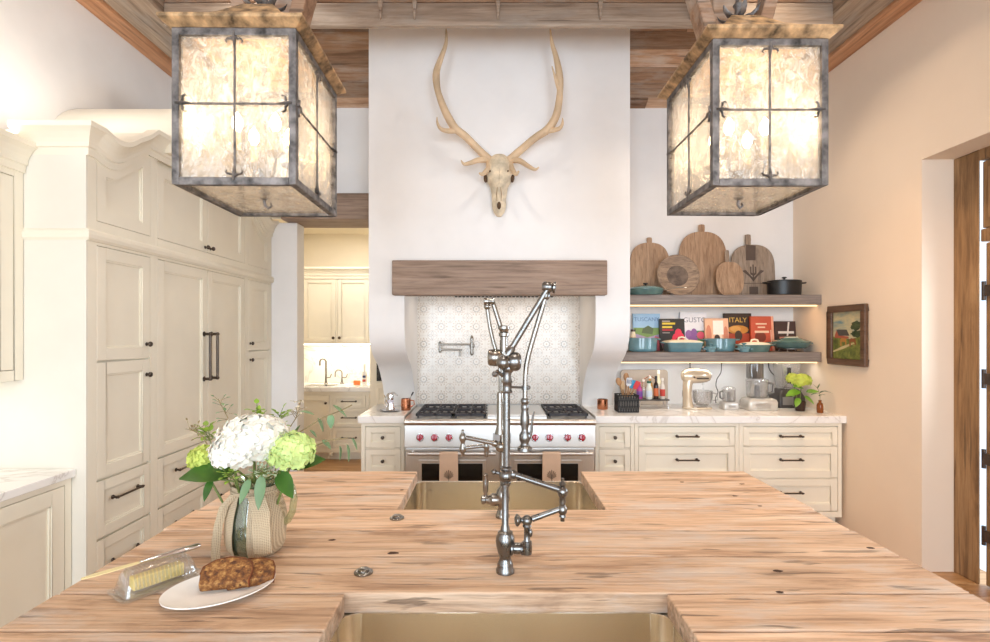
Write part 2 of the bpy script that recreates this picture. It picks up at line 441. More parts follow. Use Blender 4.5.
# ------------------------------------------------------------------ antique door in the niche
DX = XR + .21
m = M()
m.box(DX, DX + .012, NY1 - .18, NY1, 0, NZ)                                    # jamb
m.box(DX, DX + .16, NY0, NY0 + .1, 0, NZ)
m.box(DX, DX + .16, NY0 + .1, NY1 - .18, NZ - .07, NZ)
m.box(DX + .012, DX + .10, NY0 + .1, NY1 - .18, 2.16, 2.24)
d1 = struct(m.build('door_1', W_DOOR, bev=.006), 'antique wood door frame and leaf')
m = M()
for a, b in ((NY1 - .80, NY1 - .185), (NY0 + .13, NY1 - .82)):
    m.box(DX + .02, DX + .07, a, b, 2.245, NZ - .075); m.box(DX + .005, DX + .03, a + .05, b - .05, 2.30, NZ - .12)
m.build('transom_panel', W_DOOR, d1, bev=.006)
def leaf_door(y0, y1, name):
    m = M()
    m.box(DX + .015, DX + .055, y1 - .11, y1, .01, 2.15); m.box(DX + .015, DX + .055, y0, y0 + .11, .01, 2.15)
    for z0, z1 in ((.01, .24), (1.0, 1.14), (2.03, 2.15)): m.box(DX + .015, DX + .055, y0 + .11, y1 - .11, z0, z1)
    m.box(DX + .025, DX + .045, y0 + .11, y1 - .11, .24, 1.0)
    o = m.build(name, W_DOOR, d1, bev=.006)
    m = M(); m.box(DX + .03, DX + .037, y0 + .11, y1 - .11, 1.14, 2.03); m.build('pane', GLASSC, o)
    for z in (.32, .8, 1.3, 1.85):
        m = M(); m.lathe([(.011, -.06), (.011, .06)], (DX + .008, y1 + .006, z), n=8); m.box(DX + .002, DX + .012, y1 - .06, y1 + .006, z - .035, z + .035)
        m.build('hinge', DARKM, o)
leaf_door(NY1 - .80, NY1 - .212, 'door_leaf'); leaf_door(NY0 + .11, NY1 - .82, 'door_leaf')

# ------------------------------------------------------------------ range hood
hood = thing('range_hood', 'white plaster range hood with curved legs and wood mantel', 'range hood', (.078, 4.5, .92))
prof = [(4.2, 4.05), (4.2, 1.70), (4.205, 1.62), (4.225, 1.54), (4.27, 1.466), (4.34, 1.41), (4.44, 1.355), (4.537, 1.312), (4.62, 1.25), (4.69, 1.18), (4.745, 1.12), (4.79, 1.05), (4.82, .985), (4.84, .92), (YB - .004, .92), (YB - .004, 3.70), (4.6, 3.9)]
def side(u, v, d): return (d, u, v)
def plinth(x0, x1):
    m.prism(prof, side, x0, x1, 0, True)
m = M(); plinth(HX0, IX0); plinth(IX1, HX1)
m.prism([(4.2, 1.9), (4.2, 4.05), (4.6, 3.9), (YB - .004, 3.70), (YB - .004, 1.96), (4.3, 1.96)], side, IX0, IX1)
m.build('hood_body', PLASTER, hood)
m = M(); m.box(-.77, .922, 4.12, 4.27, 1.886, 2.16)
m.build('mantel', W_MANT, hood, bev=.008)
m = M()
for i in range(26): m.box(-.33 + i * .036, -.33 + i * .036 + .024, YB - .05, YB - .03, 1.925, 1.935)
m.build('vent_slot', BLACK, hood)['label'] = 'row of dark vent slots'
m = M(); m.box(-.45, .6, YB - .07, YB - .05, 1.94, 1.955); m.build('vent_trim', STEEL, hood)

# ------------------------------------------------------------------ wall skull
sk = thing('elk_skull', 'bleached elk skull with wide antlers mounted on the hood', 'wall skull', P(499, 217, 4.19))
YS = 4.19
def ring(py, w, dep, off=0, n=20):
    c = P(499 + off, py, YS); out = []
    for j in range(n):
        a = 2 * PI * j / n; out.append((c[0] + math.cos(a) * w * YS / F / 2, YS - .005 - dep * .5 * (1 + math.sin(a) * -1) , c[2]))
    return out
m = M()
m.loft([ring(*q) for q in ((158, 5, .08), (159.5, 13, .13), (162, 18, .16), (167, 21, .18), (172, 27, .18), (175, 32, .175), (178, 33, .165), (181, 29, .155), (185, 23, .145), (190, 17.5, .13), (196, 15, .115), (202, 13.5, .10), (206, 14, .09), (210, 13, .075), (214, 10, .06), (217, 5, .04))])
m.build('skull', plain('bone', '#e0cfb2', .7, var=.2, scale=14, bump=.3, bscale=30), sk)
BONED = plain('dark_bone_hollow', '#5a4530', .9)
for s in (-1, 1):
    m = M(); c = P(499 + s * 13.2, 178, YS - .09); m.ell(c, (.018, .045, .034)); m.build('eye_socket', BONED, sk)
m = M(); c = P(499, 205.5, YS - .095); m.ell(c, (.016, .02, .03)); m.build('nasal_opening', BONED, sk)
m = M()
for s in (-1, 1):
    c = P(499 + s * 9, 171, YS - .172); m.ell(c, (.006, .006, .008), 8, 6)
m.build('brow_hole', BONED, sk)
m = M()
for s in (-1, 1): m.tube([P(499 + s * 1.6, 187, YS - .145), P(499 + s * 2.4, 194, YS - .122), P(499 + s * 2.0, 201, YS - .11)], [.002, .004, .002], 6)
m.tube([P(499, 164, YS - .172), P(499.4, 172, YS - .182), P(499, 184, YS - .150)], .0012, 5)
m.build('skull_suture', plain('suture_brown', '#a3896a', .9), sk)
ANT = plain('antler', '#d9bd9a', .6, var=.16, scale=5, bump=.35, bscale=40)
def pth(pts, r):
    out, rr = [], []
    for (px, py, dy) in pts: out.append(Vector(P(px, py, YS - dy)))
    # smooth the polyline
    res = []
    for i in range(len(out) - 1):
        p0, p1, p2, p3 = out[max(i - 1, 0)], out[i], out[i + 1], out[min(i + 2, len(out) - 1)]
        for k in range(5):
            t = k / 5; res.append(.5 * ((2 * p1) + (p2 - p0) * t + (2 * p0 - 5 * p1 + 4 * p2 - p3) * t * t + (3 * p1 - p0 - 3 * p2 + p3) * t ** 3))
    res.append(out[-1]); n = len(res)
    for i in range(n):
        q = i / (n - 1) * (len(r) - 1); k = min(int(q), len(r) - 2); rr.append(r[k] + (r[k + 1] - r[k]) * (q - k))
    return res, rr
def antler(main, tines):
    m = M(); p, r = pth(main, [.036, .03, .028, .029, .031, .028, .024, .028, .022, .015, .004]); m.tube(p, r, 10)
    o = m.build('antler', ANT, sk)
    for t, rs in tines:
        m = M(); p, r = pth(t, rs); m.tube(p, r, 8); m.build('tine', ANT, o)
antler([(491, 162, .10), (484, 155, .11), (476, 147, .13), (465, 136, .16), (455, 128, .19), (447, 115, .22), (441, 101, .24), (437, 87, .25), (436.5, 72, .26), (441, 58, .26), (446, 43, .25), (446.2, 28, .24)],
       [([(458, 130, .18), (449, 131, .2), (441, 129, .23), (437.5, 123, .25), (437, 117, .26)], [.024, .020, .015, .010, .003]),
        ([(489, 160, .11), (479, 160, .16), (470, 163, .2), (464, 164, .22), (461, 160, .23)], [.024, .021, .017, .012, .003]),
        ([(489, 163, .11), (488, 169, .16), (483, 174, .2), (479, 173, .21)], [.024, .02, .016, .006]),
        ([(437, 75, .255), (440, 64, .31), (444, 52, .34)], [.018, .013, .003])])
antler([(508, 162, .10), (514, 156, .11), (522, 149, .13), (535, 138, .16), (548, 129, .19), (556, 116, .22), (559, 101, .24), (560, 87, .25), (559, 72, .26), (556, 57, .26), (552, 43, .25), (550, 28, .24)],
       [([(545, 131, .18), (554, 130, .2), (560, 128, .23), (562.5, 123, .25), (562.5, 118, .26)], [.024, .020, .015, .010, .003]),
        ([(512, 160, .11), (520, 161, .16), (528, 166, .2), (535, 169.5, .22), (539, 167, .23)], [.024, .021, .017, .012, .003]),
        ([(510, 163, .11), (512, 169, .16), (516, 174, .2), (519, 171, .21)], [.024, .02, .016, .006]),
        ([(559.5, 92, .25), (556, 80, .30), (552, 66, .34)], [.018, .013, .003])])

# ------------------------------------------------------------------ framed painting on the right wall
YP0, YP1 = 3.975, 4.42
pt = thing('painting', 'framed landscape painting of a red barn on the warm wall', 'painting', (XR, 4.228, 1.33))
def onw(u, v, d): return (XR - d, u, v)      # u runs along Y, d comes out of the wall
W0, W1, H0, H1 = YP0, YP1, 1.328, 1.812
m = M(); b = .052
for r in (rect(W0, W1, H0, H0 + b), rect(W0, W1, H1 - b, H1), rect(W0, W0 + b, H0 + b, H1 - b), rect(W1 - b, W1, H0 + b, H1 - b)): m.prism(r, onw, .002, .034)
m.build('frame', wood('walnut_frame', '#3f2c1e', '#5d4330', '#705440', 1, 2, .45, 0, .1, .1), pt, bev=.006)
def paint(name, c1, c2, c3, sc=6, st=(1, 1, 3)):
    t = NT(name); n = t.noise(t.coord(st), sc, 7, .65, .5); t.bsdf(t.ramp(n, [(.3, lin(c1)), (.5, lin(c2)), (.7, lin(c3))]), .55); return t.m
PM = [paint('painted_sky', '#5f8794', '#b9b493', '#d8c79a', 5), paint('painted_field', '#3f4a26', '#6a7434', '#8f8c48', 12, (1, 2, 2)), plain('painted_barn_red', '#a85a45', .6), plain('painted_roof', '#4c4a48', .6),
      paint('painted_tree', '#24301f', '#3a4a2c', '#55643c', 16), plain('painted_path', '#c4b78a', .6), plain('painted_cow', '#b5803f', .6), plain('painted_brown_cow', '#8a4f2e', .6)]
m = M(); a0, a1, c0, c1 = W0 + b, W1 - b, H0 + b, H1 - b; w, h = a1 - a0, c1 - c0
def UV(u, v): return (a1 - u * w, c0 + v * h)        # u from the far (corner) end towards the viewer
def shape(pts, d, mat): m.prism([UV(*p) for p in pts], onw, .012, d, mat)
shape([(0, .38), (1, .38), (1, 1), (0, 1)], .0140, 0); shape([(0, 0), (1, 0), (1, .48), (.6, .42), (0, .47)], .0146, 1)
def blob(cx, cy, rx, ry, mat, d, n=18, jag=.2):
    shape([(min(1, cx + rx * math.cos(2 * PI * i / n) * (1 + random.uniform(-jag, jag))), cy + ry * math.sin(2 * PI * i / n) * (1 + random.uniform(-jag, jag))) for i in range(n)], d, mat)
shape([(.06, .44), (.06, .5), (.12, .6), (.2, .5), (.55, .47), (.55, .43)], .0150, 2); shape([(.12, .62), (.48, .62), (.58, .49), (.2, .49)], .0153, 3)
blob(.80, .70, .17, .10, 4, .0153); blob(.82, .53, .2, .07, 4, .0156); shape([(.74, .5), (.78, .5), (.79, .7), (.76, .7)], .0156, 4)
shape([(0, .13), (.0, .16), (.35, .27), (.72, .35), (.75, .33), (.4, .22)], .0150, 5)
for cx, mt in ((.36, 6), (.68, 7)):
    shape([(cx - .1, .3), (cx - .1, .4), (cx - .05, .44), (cx + .1, .43), (cx + .12, .3), (cx + .08, .3), (cx + .07, .36), (cx - .05, .36), (cx - .06, .26), (cx - .09, .26)], .0157, mt)
m.build('canvas', PM, pt)
# ================================================================== joinery helpers
def door(mp, u0, u1, v0, v1, parent, name='door', mat=None, rail=.065, d0=.0, d1=.022, g=.003, top=None):
    """inset shaker front: raised stiles and rails round a recessed field; top(u) bends the upper edge"""
    mat = mat or CREAM; m = M(); u0 += g; u1 -= g; v0 += g; v1 -= g
    T = top or (lambda u: v1)
    N = 14 if top else 1
    us = [u0 + (u1 - u0) * i / N for i in range(N + 1)]; iu0, iu1 = u0 + rail, u1 - rail
    def seg(a, b): return [a] + [u for u in us if a < u < b] + [b]
    m.prism([(u0, v0), (iu0, v0)] + [(u, T(u)) for u in reversed(seg(u0, iu0))], mp, d0, d1)
    m.prism([(iu1, v0), (u1, v0)] + [(u, T(u)) for u in reversed(seg(iu1, u1))], mp, d0, d1)
    m.prism(rect(iu0, iu1, v0, v0 + rail), mp, d0, d1)
    s = seg(iu0, iu1)
    m.prism([(u, T(u) - rail) for u in s] + [(u, T(u)) for u in reversed(s)], mp, d0, d1)
    m.prism([(iu0, v0 + rail), (iu1, v0 + rail)] + [(u, T(u) - rail) for u in reversed(s)], mp, d0, d1 - .014)
    k = .009                                                               # small bead inside the frame
    m.prism(rect(iu0, iu0 + k, v0 + rail, T(iu0) - rail), mp, d0, d1 - .006); m.prism(rect(iu1 - k, iu1, v0 + rail, T(iu1) - rail), mp, d0, d1 - .006)
    m.prism(rect(iu0 + k, iu1 - k, v0 + rail, v0 + rail + k), mp, d0, d1 - .006)
    m.prism([(u, T(u) - rail - k) for u in s] + [(u, T(u) - rail) for u in reversed(s)], mp, d0, d1 - .006)
    return m.build(name, mat, parent, bev=.002, seg=1)
def knob(mp, u, v, parent, d=.022, r=.015):
    m = M(); p = Vector(mp(u, v, d)); ax = Vector(mp(u, v, d + 1)) - p
    m.lathe([(r * .75, 0), (r * .75, .003), (r * .4, .006), (r * .4, .014), (r, .019), (r * 1.05, .025), (r * .8, .031), (0, .033)], p, ax, 14)
    o = m.build('knob', DARKM, parent); o['label'] = 'dark metal knob'; return o
def pull(mp, u, v, L, parent, d=.022, vert=False, name='handle', r=.006, st=.03):
    m = M()
    def q(t, dd): return mp(u, v + t, dd) if vert else mp(u + t, v, dd)
    for s in (-1, 1):
        p = Vector(q(s * L / 2, d)); ax = Vector(q(s * L / 2, d + 1)) - p
        m.lathe([(r * 2, 0), (r * 2, .004), (r * 1.1, .007), (r * 1.1, st)], p, ax, 12)
        m.ell(q(s * L / 2, d + st), r * 1.5, 10, 8)
    m.tube([q(-L / 2 - .012, d + st), q(L / 2 + .012, d + st)], r, 10)
    o = m.build(name, DARKM, parent); o['label'] = 'dark metal bar pull'; return o
def sweep(m, path, prof):
    """profile points (d outwards, z) along path points (x, y, z, ox, oy)"""
    m.loft([[(x + ox * d, y + oy * d, z + dz) for d, dz in prof] for x, y, z, ox, oy in path], smooth=False)
CROWN = [(0, -.15), (.012, -.15), (.014, -.115), (.024, -.11), (.026, -.09), (.034, -.07), (.05, -.045), (.066, -.03), (.072, -.026), (.072, 0), (0, 0)]
MOLD = [(0, -.03), (.012, -.03), (.022, -.018), (.026, 0), (.022, .018), (.012, .028), (0, .03)]

# ================================================================== tall built-in on the left wall
X0 = -2.06; mp = faceX(X0); XF = X0 + .022
B = [2.66, 3.185, 4.395, 4.895]
def ztop(y):                                    # the crown line: flat, sweeping up to the arch, mirrored
    c = (B[1] + B[2]) / 2; y2 = y if y < c else 2 * c - y
    t = max(0, min(1, (y2 - 2.70) / (3.12 - 2.70)))
    return 2.635 - .03 * math.sin(PI * min(1, t * 1.6)) * (t < .63) + .16 * t ** 2.4
def carcass(name, label, cat, i, zt=None):
    y0, y1 = B[i], B[i + 1]
    r = thing(name, label, cat, (-2.4, (y0 + y1) / 2, 0))
    m = M(); N = 16; ysmp = [y0 + (y1 - y0) * k / N for k in range(N + 1)]
    top = [(y, ztop(y) - .02) for y in ysmp]
    m.prism([(y0, .10), (y1, .10)] + top[::-1], side, XL + .005, X0)
    m.box(XL + .005, X0 - .06, y0, y1, 0, .1)
    m.build('carcass', CREAM, r)
    m = M(); e0 = (.06, .034, .03)[i]; e1 = (.035, .033, .04)[i]          # face frame
    m.prism([(y0, .10), (y0 + e0, .10), (y0 + e0, ztop(y0 + e0) - .03), (y0, ztop(y0) - .03)], mp, 0, .022)
    m.prism([(y1 - e1, .10), (y1, .10), (y1, ztop(y1) - .03), (y1 - e1, ztop(y1 - e1) - .03)], mp, 0, .022)
    for a, b in ((.10, .145), (2.04, 2.165)): m.prism(rect(y0 + e0, y1 - e1, a, b), mp, 0, .022)
    in_ = [y for y in ysmp if y0 + e0 <= y <= y1 - e1]; in_ = [y0 + e0] + in_ + [y1 - e1]
    m.prism([(y, ztop(y) - .135) for y in in_] + [(y, ztop(y) - .03) for y in reversed(in_)], mp, 0, .022)
    m.build('face_frame', CREAM, r, bev=.0015, seg=1)
    m = M(); path = [(XF, y, ztop(y), 1, 0) for y in ysmp]
    if i == 0: path[0] = (XF, y0, ztop(y0), 1, -1); path = [(-2.38, y0, ztop(y0), 0, -1)] + path
    sweep(m, path, CROWN); m.build('crown_moulding', CREAM, r)
    m = M(); path = [(XF, y0, 2.085, 1, 0), (XF, y1, 2.085, 1, 0)]
    if i == 0: path[0] = (XF, y0, 2.085, 1, -1); path = [(-2.38, y0, 2.085, 0, -1)] + path
    sweep(m, path, MOLD); m.build('waist_moulding', CREAM, r)
    return r, y0 + e0, y1 - e1
def arch(y): return ztop(y) - .135
r, a, b = carcass('pantry_cabinet', 'cream pantry cabinet nearest the marble side counter', 'cabinet', 0)
m = M(); m.box(XL + .005, XF, B[0] - .012, B[0], .0, ztop(B[0]) - .1); m.build('side_panel', CREAMW, r, bev=.002)
o = door(mp, a, b, 2.165, 0, r, 'upper_door', top=arch)
o = door(mp, a, b, 1.437, 2.04, r); knob(mp, b - .035, 1.52, o)
o = door(mp, a, b, .82, 1.433, r); knob(mp, b - .035, 1.34, o)
o = door(mp, a, b, .51, .812, r, 'drawer', rail=.055); pull(mp, (a + b) / 2, .70, .2, o)
o = door(mp, a, b, .147, .502, r, 'drawer', rail=.055); pull(mp, (a + b) / 2, .36, .2, o)
r, a, b = carcass('panelled_refrigerator', 'cream panelled double refrigerator with paired bar handles under an arch', 'refrigerator', 1)
c = (a + b) / 2
for s, (p, q) in ((-1, (a, c)), (1, (c, b))):
    o = door(mp, p, q, 2.165, 2.62, r, 'upper_door'); knob(mp, c + s * .035, 2.20, o)
    o = door(mp, p, q, .82, 2.04, r); pull(mp, c + s * .05, 1.42, .32, o, vert=True, r=.009, st=.045)
    o = door(mp, p, q, .51, .812, r, 'drawer', rail=.055); pull(mp, (p + q) / 2, .70, .2, o)
    o = door(mp, p, q, .147, .502, r, 'drawer', rail=.055); pull(mp, (p + q) / 2, .36, .2, o)
# barrel top over the refrigerator
n = 24; ya, yb = 3.26, 4.36; zc, zr = 2.70, .44
arc = [((ya + yb) / 2 - (yb - ya) / 2 * math.cos(PI * k / n), zc + zr * math.sin(PI * k / n) ** .75) for k in range(n + 1)]
m = M(); m.prism(arc, side, XL + .005, XF - .02, smooth=True); m.build('barrel_top', CREAM, r)
m = M(); rings = []
for k, (y, z) in enumerate(arc):
    t = k / n; ny, nz = -math.cos(PI * t), math.sin(PI * t)
    rings.append([(XF - .02 + d * 1.0, y + ny * (w - .06), z + nz * (w - .06)) for d, w in ((0, -.03), (.03, -.03), (.045, 0), (.075, .04), (.085, .06), (.085, .075), (0, .075))])
m.loft(rings, smooth=False); m.build('arch_moulding', CREAM, r)
r, a, b = carcass('tall_cabinet', 'narrow cream tall cabinet against the white plaster pier', 'cabinet', 2)
o = door(mp, a, b, 2.165, 0, r, 'upper_door', top=arch)
o = door(mp, a, b, 1.437, 2.04, r); knob(mp, a + .035, 1.50, o)
o = door(mp, a, b, .82, 1.433, r); knob(mp, a + .035, 1.36, o)
o = door(mp, a, b, .51, .812, r, 'drawer', rail=.055); pull(mp, (a + b) / 2, .70, .2, o)
o = door(mp, a, b, .147, .502, r, 'drawer', rail=.055); pull(mp, (a + b) / 2, .36, .2, o)

# ------------------------------------------------------------------ marble side counter with cabinets at the picture's edge
r = thing('base_cabinet', 'cream base cabinet under the marble side counter', 'cabinet', (-2.45, 1.9, 0)); mp = faceX(-2.13)
m = M(); m.box(XL + .005, -2.13, 1.0, 2.645, .1, .86); m.box(XL + .005, -2.18, 1.0, 2.645, 0, .1); m.build('carcass', CREAM, r)
m = M(); m.prism(rect(2.605, 2.645, .1, .86), mp, 0, .022); m.prism(rect(1.83, 1.88, .1, .86), mp, 0, .022); m.prism(rect(1.0, 1.05, .1, .86), mp, 0, .022)
for p, q in ((1.05, 1.83), (1.88, 2.605)):
    for v, w in ((.1, .14), (.83, .86)): m.prism(rect(p, q, v, w), mp, 0, .022)
m.build('face_frame', CREAM, r, bev=.0015, seg=1)
for p, q in ((1.05, 1.83), (1.88, 2.605)):
    o = door(mp, p, q, .14, .83, r, rail=.075); knob(mp, p + .04, .72, o)
m = M(); m.box(XL + .005, -2.085, 1.0, 2.646, .862, .902); tag(m.build('side_countertop', MARBLE, bev=.004), 'white veined marble counter beside the pantry cabinet', 'countertop')
r = thing('wall_cabinet', 'cream wall cabinet above the marble side counter', 'cabinet', (-2.55, 1.9, 1.35)); mp = faceX(-2.375)
m = M(); m.box(XL + .005, -2.375, 1.0, 2.645, 1.35, 2.45); m.build('carcass', CREAM, r)
m = M()
for p, q in ((1.0, 1.04), (1.83, 1.87), (2.595, 2.645)): m.prism(rect(p, q, 1.35, 2.42), mp, 0, .024)
for p, q in ((1.04, 1.83), (1.87, 2.595)):
    for v, w in ((1.35, 1.40), (2.36, 2.42)): m.prism(rect(p, q, v, w), mp, 0, .024)
m.build('face_frame', CREAM, r, bev=.0015, seg=1)
for p, q in ((1.04, 1.83), (1.87, 2.595)):
    o = door(mp, p, q, 1.40, 2.36, r, rail=.07); knob(mp, p + .04, 1.47, o)
m = M(); path = [(-2.352, 1.0, 2.54, 1, 0), (-2.352, 2.645, 2.54, 1, 0)]; sweep(m, path, CROWN); m.build('crown_moulding', CREAM, r)

# ================================================================== hob wall: base cabinets and worktops
ZC = .92; YF = 4.26; mp = faceY(YF)
def base_unit(name, label, x0, x1, rows, pulls, foot=True):
    r = thing(name, label, 'cabinet', ((x0 + x1) / 2, 4.6, 0))
    m = M(); m.box(x0, x1, YF, YB - .003, .1, .86); m.box(x0, x1, YF + .06, YB - .003, 0, .1); m.build('carcass', CREAM, r)
    m = M(); e = .03
    m.prism(rect(x0, x0 + e, .1, .86), mp, 0, .022); m.prism(rect(x1 - e, x1, .1, .86), mp, 0, .022)
    m.prism(rect(x0 + e, x1 - e, .835, .86), mp, 0, .022); m.prism(rect(x0 + e, x1 - e, .1, .145), mp, 0, .022)
    for a, b in zip(rows, rows[1:]): m.prism(rect(x0 + e, x1 - e, b[1], a[0]), mp, 0, .022)
    m.build('face_frame', CREAM, r, bev=.0015, seg=1)
    for v0, v1 in rows:
        o = door(mp, x0 + e, x1 - e, v0, v1, r, 'drawer', rail=.045 if v1 - v0 < .2 else .055)
        if pulls: pull(mp, (x0 + x1) / 2, (v0 + v1) / 2 + (.02 if v1 - v0 > .2 else 0), .16, o)
        else: knob(mp, (x0 + x1) / 2, (v0 + v1) / 2, o, r=.014)
    return r
R3 = [(.68, .832), (.42, .672), (.15, .412)]
base_unit('base_cabinet', 'narrow cream cabinet of knobbed drawers beside the scullery opening', -1.04, -.688, [(.66, .832), (.46, .652), (.15, .452)], False)
base_unit('base_cabinet', 'narrow cream cabinet of knobbed drawers between range and wide drawers', .848, 1.165, [(.66, .832), (.46, .652), (.15, .452)], False)
base_unit('base_cabinet', 'wide cream drawer cabinet below the stand mixer', 1.167, 2.01, R3, True)
base_unit('base_cabinet', 'wide cream drawer cabinet in the corner by the warm wall', 2.012, 2.84, R3, True)
m = M(); m.box(-1.065, IX0 - .003, 4.22, YB - .002, .862, ZC); tag(m.build('worktop', MARBLE, bev=.004), 'short marble worktop beside the scullery opening', 'countertop')
m = M(); m.box(IX1 + .003, XR - .002, 4.22, YB - .002, .862, ZC); tag(m.build('worktop', MARBLE, bev=.004), 'long marble worktop under the plank shelves', 'countertop')
# shelves
LED = emit('warm_led_strip', '#ffd9a0', 2.2)
for zb, zt_, lab in ((1.835, 1.92, 'upper grey brown plank shelf holding bread boards'), (1.338, 1.422, 'lower grey brown plank shelf holding teal cookware')):
    r = thing('plank_shelf', lab, 'shelf', (2.0, 4.75, zb), 'plank shelves beside the hood')
    m = M(); m.box(HX1 + .003, XR - .002, 4.54, YB - .002, zb, zt_); m.build('plank', W_SHELF, r, bev=.003)
    m = M(); m.box(HX1 + .01, XR - .005, 4.60, 4.62, zb - .012, zb); m.build('light_strip', LED, r)

# ================================================================== range
rg = thing('range', 'stainless steel range with red knobs and two ovens', 'range', (.078, 4.5, 0))
RX0, RX1, RY = -.675, .832, 4.13
m = M(); m.box(RX0, RX1, RY + .05, 4.835, .10, .885); m.build('body', STEEL, rg)
m = M(); m.box(RX0, RX1, RY + .01, 4.835, .885, .91)
m.tube([(RX0, RY + .012, .885), (RX1, RY + .012, .885)], .026, 14); m.build('cooktop', STEEL, rg, bev=.003)
m = M(); m.prism([(RY + .016, .868), (RY + .06, .868), (RY + .06, .69), (RY, .69)], side, RX0, RX1); m.build('control_panel', STEEL, rg, bev=.003)
RED = plain('red_knob', '#b0122f', .22, var=.05, Coat_Weight=.6)
for px in (420, 434.5, 449, 535, 549.5, 567.5, 582):
    z = .765; x = X_(px, RY); yk = RY + .015
    m = M(); m.lathe([(.034, -.004), (.034, .006), (.028, .012)], (x, yk, z), (0, -1, .17), 20); k = m.build('knob_bezel', SILVER, rg)
    m = M(); m.lathe([(.026, .006), (.027, .02), (.024, .04), (.02, .044), (0, .045)], (x, yk, z), (0, -1, .17), 20); m.box(x - .005, x + .005, yk - .05, yk - .03, z - .02, z + .03)
    o = m.build('knob', RED, k); o['label'] = 'red control knob'
m = M(); m.box(X_(493, RY), X_(511, RY), RY - .004, RY + .03, .72, .80); m.build('display', plain('grey_display', '#b9bcc0', .15), rg, bev=.003)
# grates, burners and griddle
def grate(x0, x1):
    m = M(); y0, y1, z = RY + .06, 4.77, .945; xm, ym = (x0 + x1) / 2, (y0 + y1) / 2
    for x in (x0, xm, x1 - .012): m.box(x, x + .012, y0, y1, z - .02, z)
    for y in (y0, ym, y1 - .012): m.box(x0, x1, y, y + .012, z - .02, z)
    for cy in ((y0 + ym) / 2, (ym + y1) / 2):
        for q in ((x0 + xm) / 2, (xm + x1) / 2):
            for k in range(4):
                a = PI / 4 + k * PI / 2
                m.tube([(q + .03 * math.cos(a), cy + .03 * math.sin(a), z - .006), (q + .1 * math.cos(a), cy + .12 * math.sin(a), z - .006)], .0055, 6)
    for x in (x0 + .01, x1 - .02):
        for y in (y0 + .01, y1 - .02): m.box(x, x + .012, y, y + .012, .91, z - .015)
    o = m.build('grate', IRON, rg)
    for cy in ((y0 + ym) / 2, (ym + y1) / 2):
        for q in ((x0 + xm) / 2, (xm + x1) / 2):
            m = M(); m.lathe([(.05, 0), (.05, .01), (.034, .014), (.034, .022), (0, .023)], (q, cy, .91), n=18); m.build('burner', IRON, rg)
grate(X_(416, 4.2), X_(453, 4.2)); grate(X_(454, 4.2), X_(486, 4.2)); grate(X_(548, 4.2), X_(588, 4.2))
m = M(); x0, x1 = X_(488, 4.2), X_(546, 4.2); m.box(x0, x1, RY + .06, 4.77, .91, .938); m.box(x0 - .004, x1 + .004, RY + .045, RY + .06, .905, .932); m.build('griddle', STEEL, rg, bev=.003)
# oven fronts
OG = plain('oven_glass', '#141414', .08)
xm = .078
for x0, x1 in ((RX0 + .004, xm - .004), (xm + .004, RX1 - .004)):
    m = M(); m.box(x0, x1, RY + .02, RY + .055, .16, .668); o = m.build('oven_door', STEEL, rg, bev=.004)
    cx = (x0 + x1) / 2
    m = M(); m.box(cx - .265, cx + .265, RY + .012, RY + .03, .28, .585); w = m.build('window_bezel', STEEL, o, bev=.004)
    m = M(); m.box(cx - .24, cx + .24, RY + .009, RY + .013, .30, .558); m.build('oven_window', OG, o)
    m = M(); m.tube([(x0 + .03, RY - .035, .645), (x1 - .03, RY - .035, .645)], .014, 12)
    for x in (x0 + .06, x1 - .06): m.tube([(x, RY + .03, .645), (x, RY - .035, .645)], .01, 10)
    m.build('handle', STEEL, o)
m = M(); m.box(RX0 + .02, RX1 - .02, RY + .07, 4.8, 0, .10); m.build('toe_kick', STEEL, rg)
# dish towels over the oven handles
TOW = plain('taupe_linen', '#d3b79f', .95, var=.05, bump=.2, bscale=200); TREE = plain('grey_print', '#8a7767', .95)
for px0, px1, lab in ((439.5, 458, 'beige tea towel with tree print on the oven handle below three red knobs'), (542.5, 560.5, 'beige tea towel with tree print on the oven handle below four red knobs')):
    x0, x1 = X_(px0, RY - .04), X_(px1, RY - .04); yh = RY - .035; m = M()
    prof_ = [(yh - .019, .30)] + [(yh - .018 * math.cos(PI * k / 8), .645 + .019 * math.sin(PI * k / 8)) for k in range(9)] + [(yh + .018, .36)]
    inn = [(yh + .0152, .36)] + [(yh + .0152 * math.cos(PI * k / 8), .645 + .0155 * math.sin(PI * k / 8)) for k in range(9)] + [(yh - .0155, .30)]
    m.prism(prof_ + inn, side, x0, x1, 0, True)
    t = tag(m.build('dish_towel', TOW), lab, 'towel', 'tea towels on the range')
    m = M(); cx = (x0 + x1) / 2; f = lambda u, v, d: (cx + u, yh - .0193 - d, .44 + v)
    for k in range(9):
        aa = math.radians(90 + (k - 4) * 20); L = .05 - abs(k - 4) * .004
        m.prism([(0, .012), (math.cos(aa - .1) * L, .03 + math.sin(aa - .1) * L), (math.cos(aa) * L * 1.15, .03 + math.sin(aa) * L * 1.15), (math.cos(aa + .1) * L, .03 + math.sin(aa + .1) * L)], f, 0, .001)
    m.prism(rect(-.004, .004, -.02, .05), f, 0, .001); m.build('printed_tree', TREE, t)
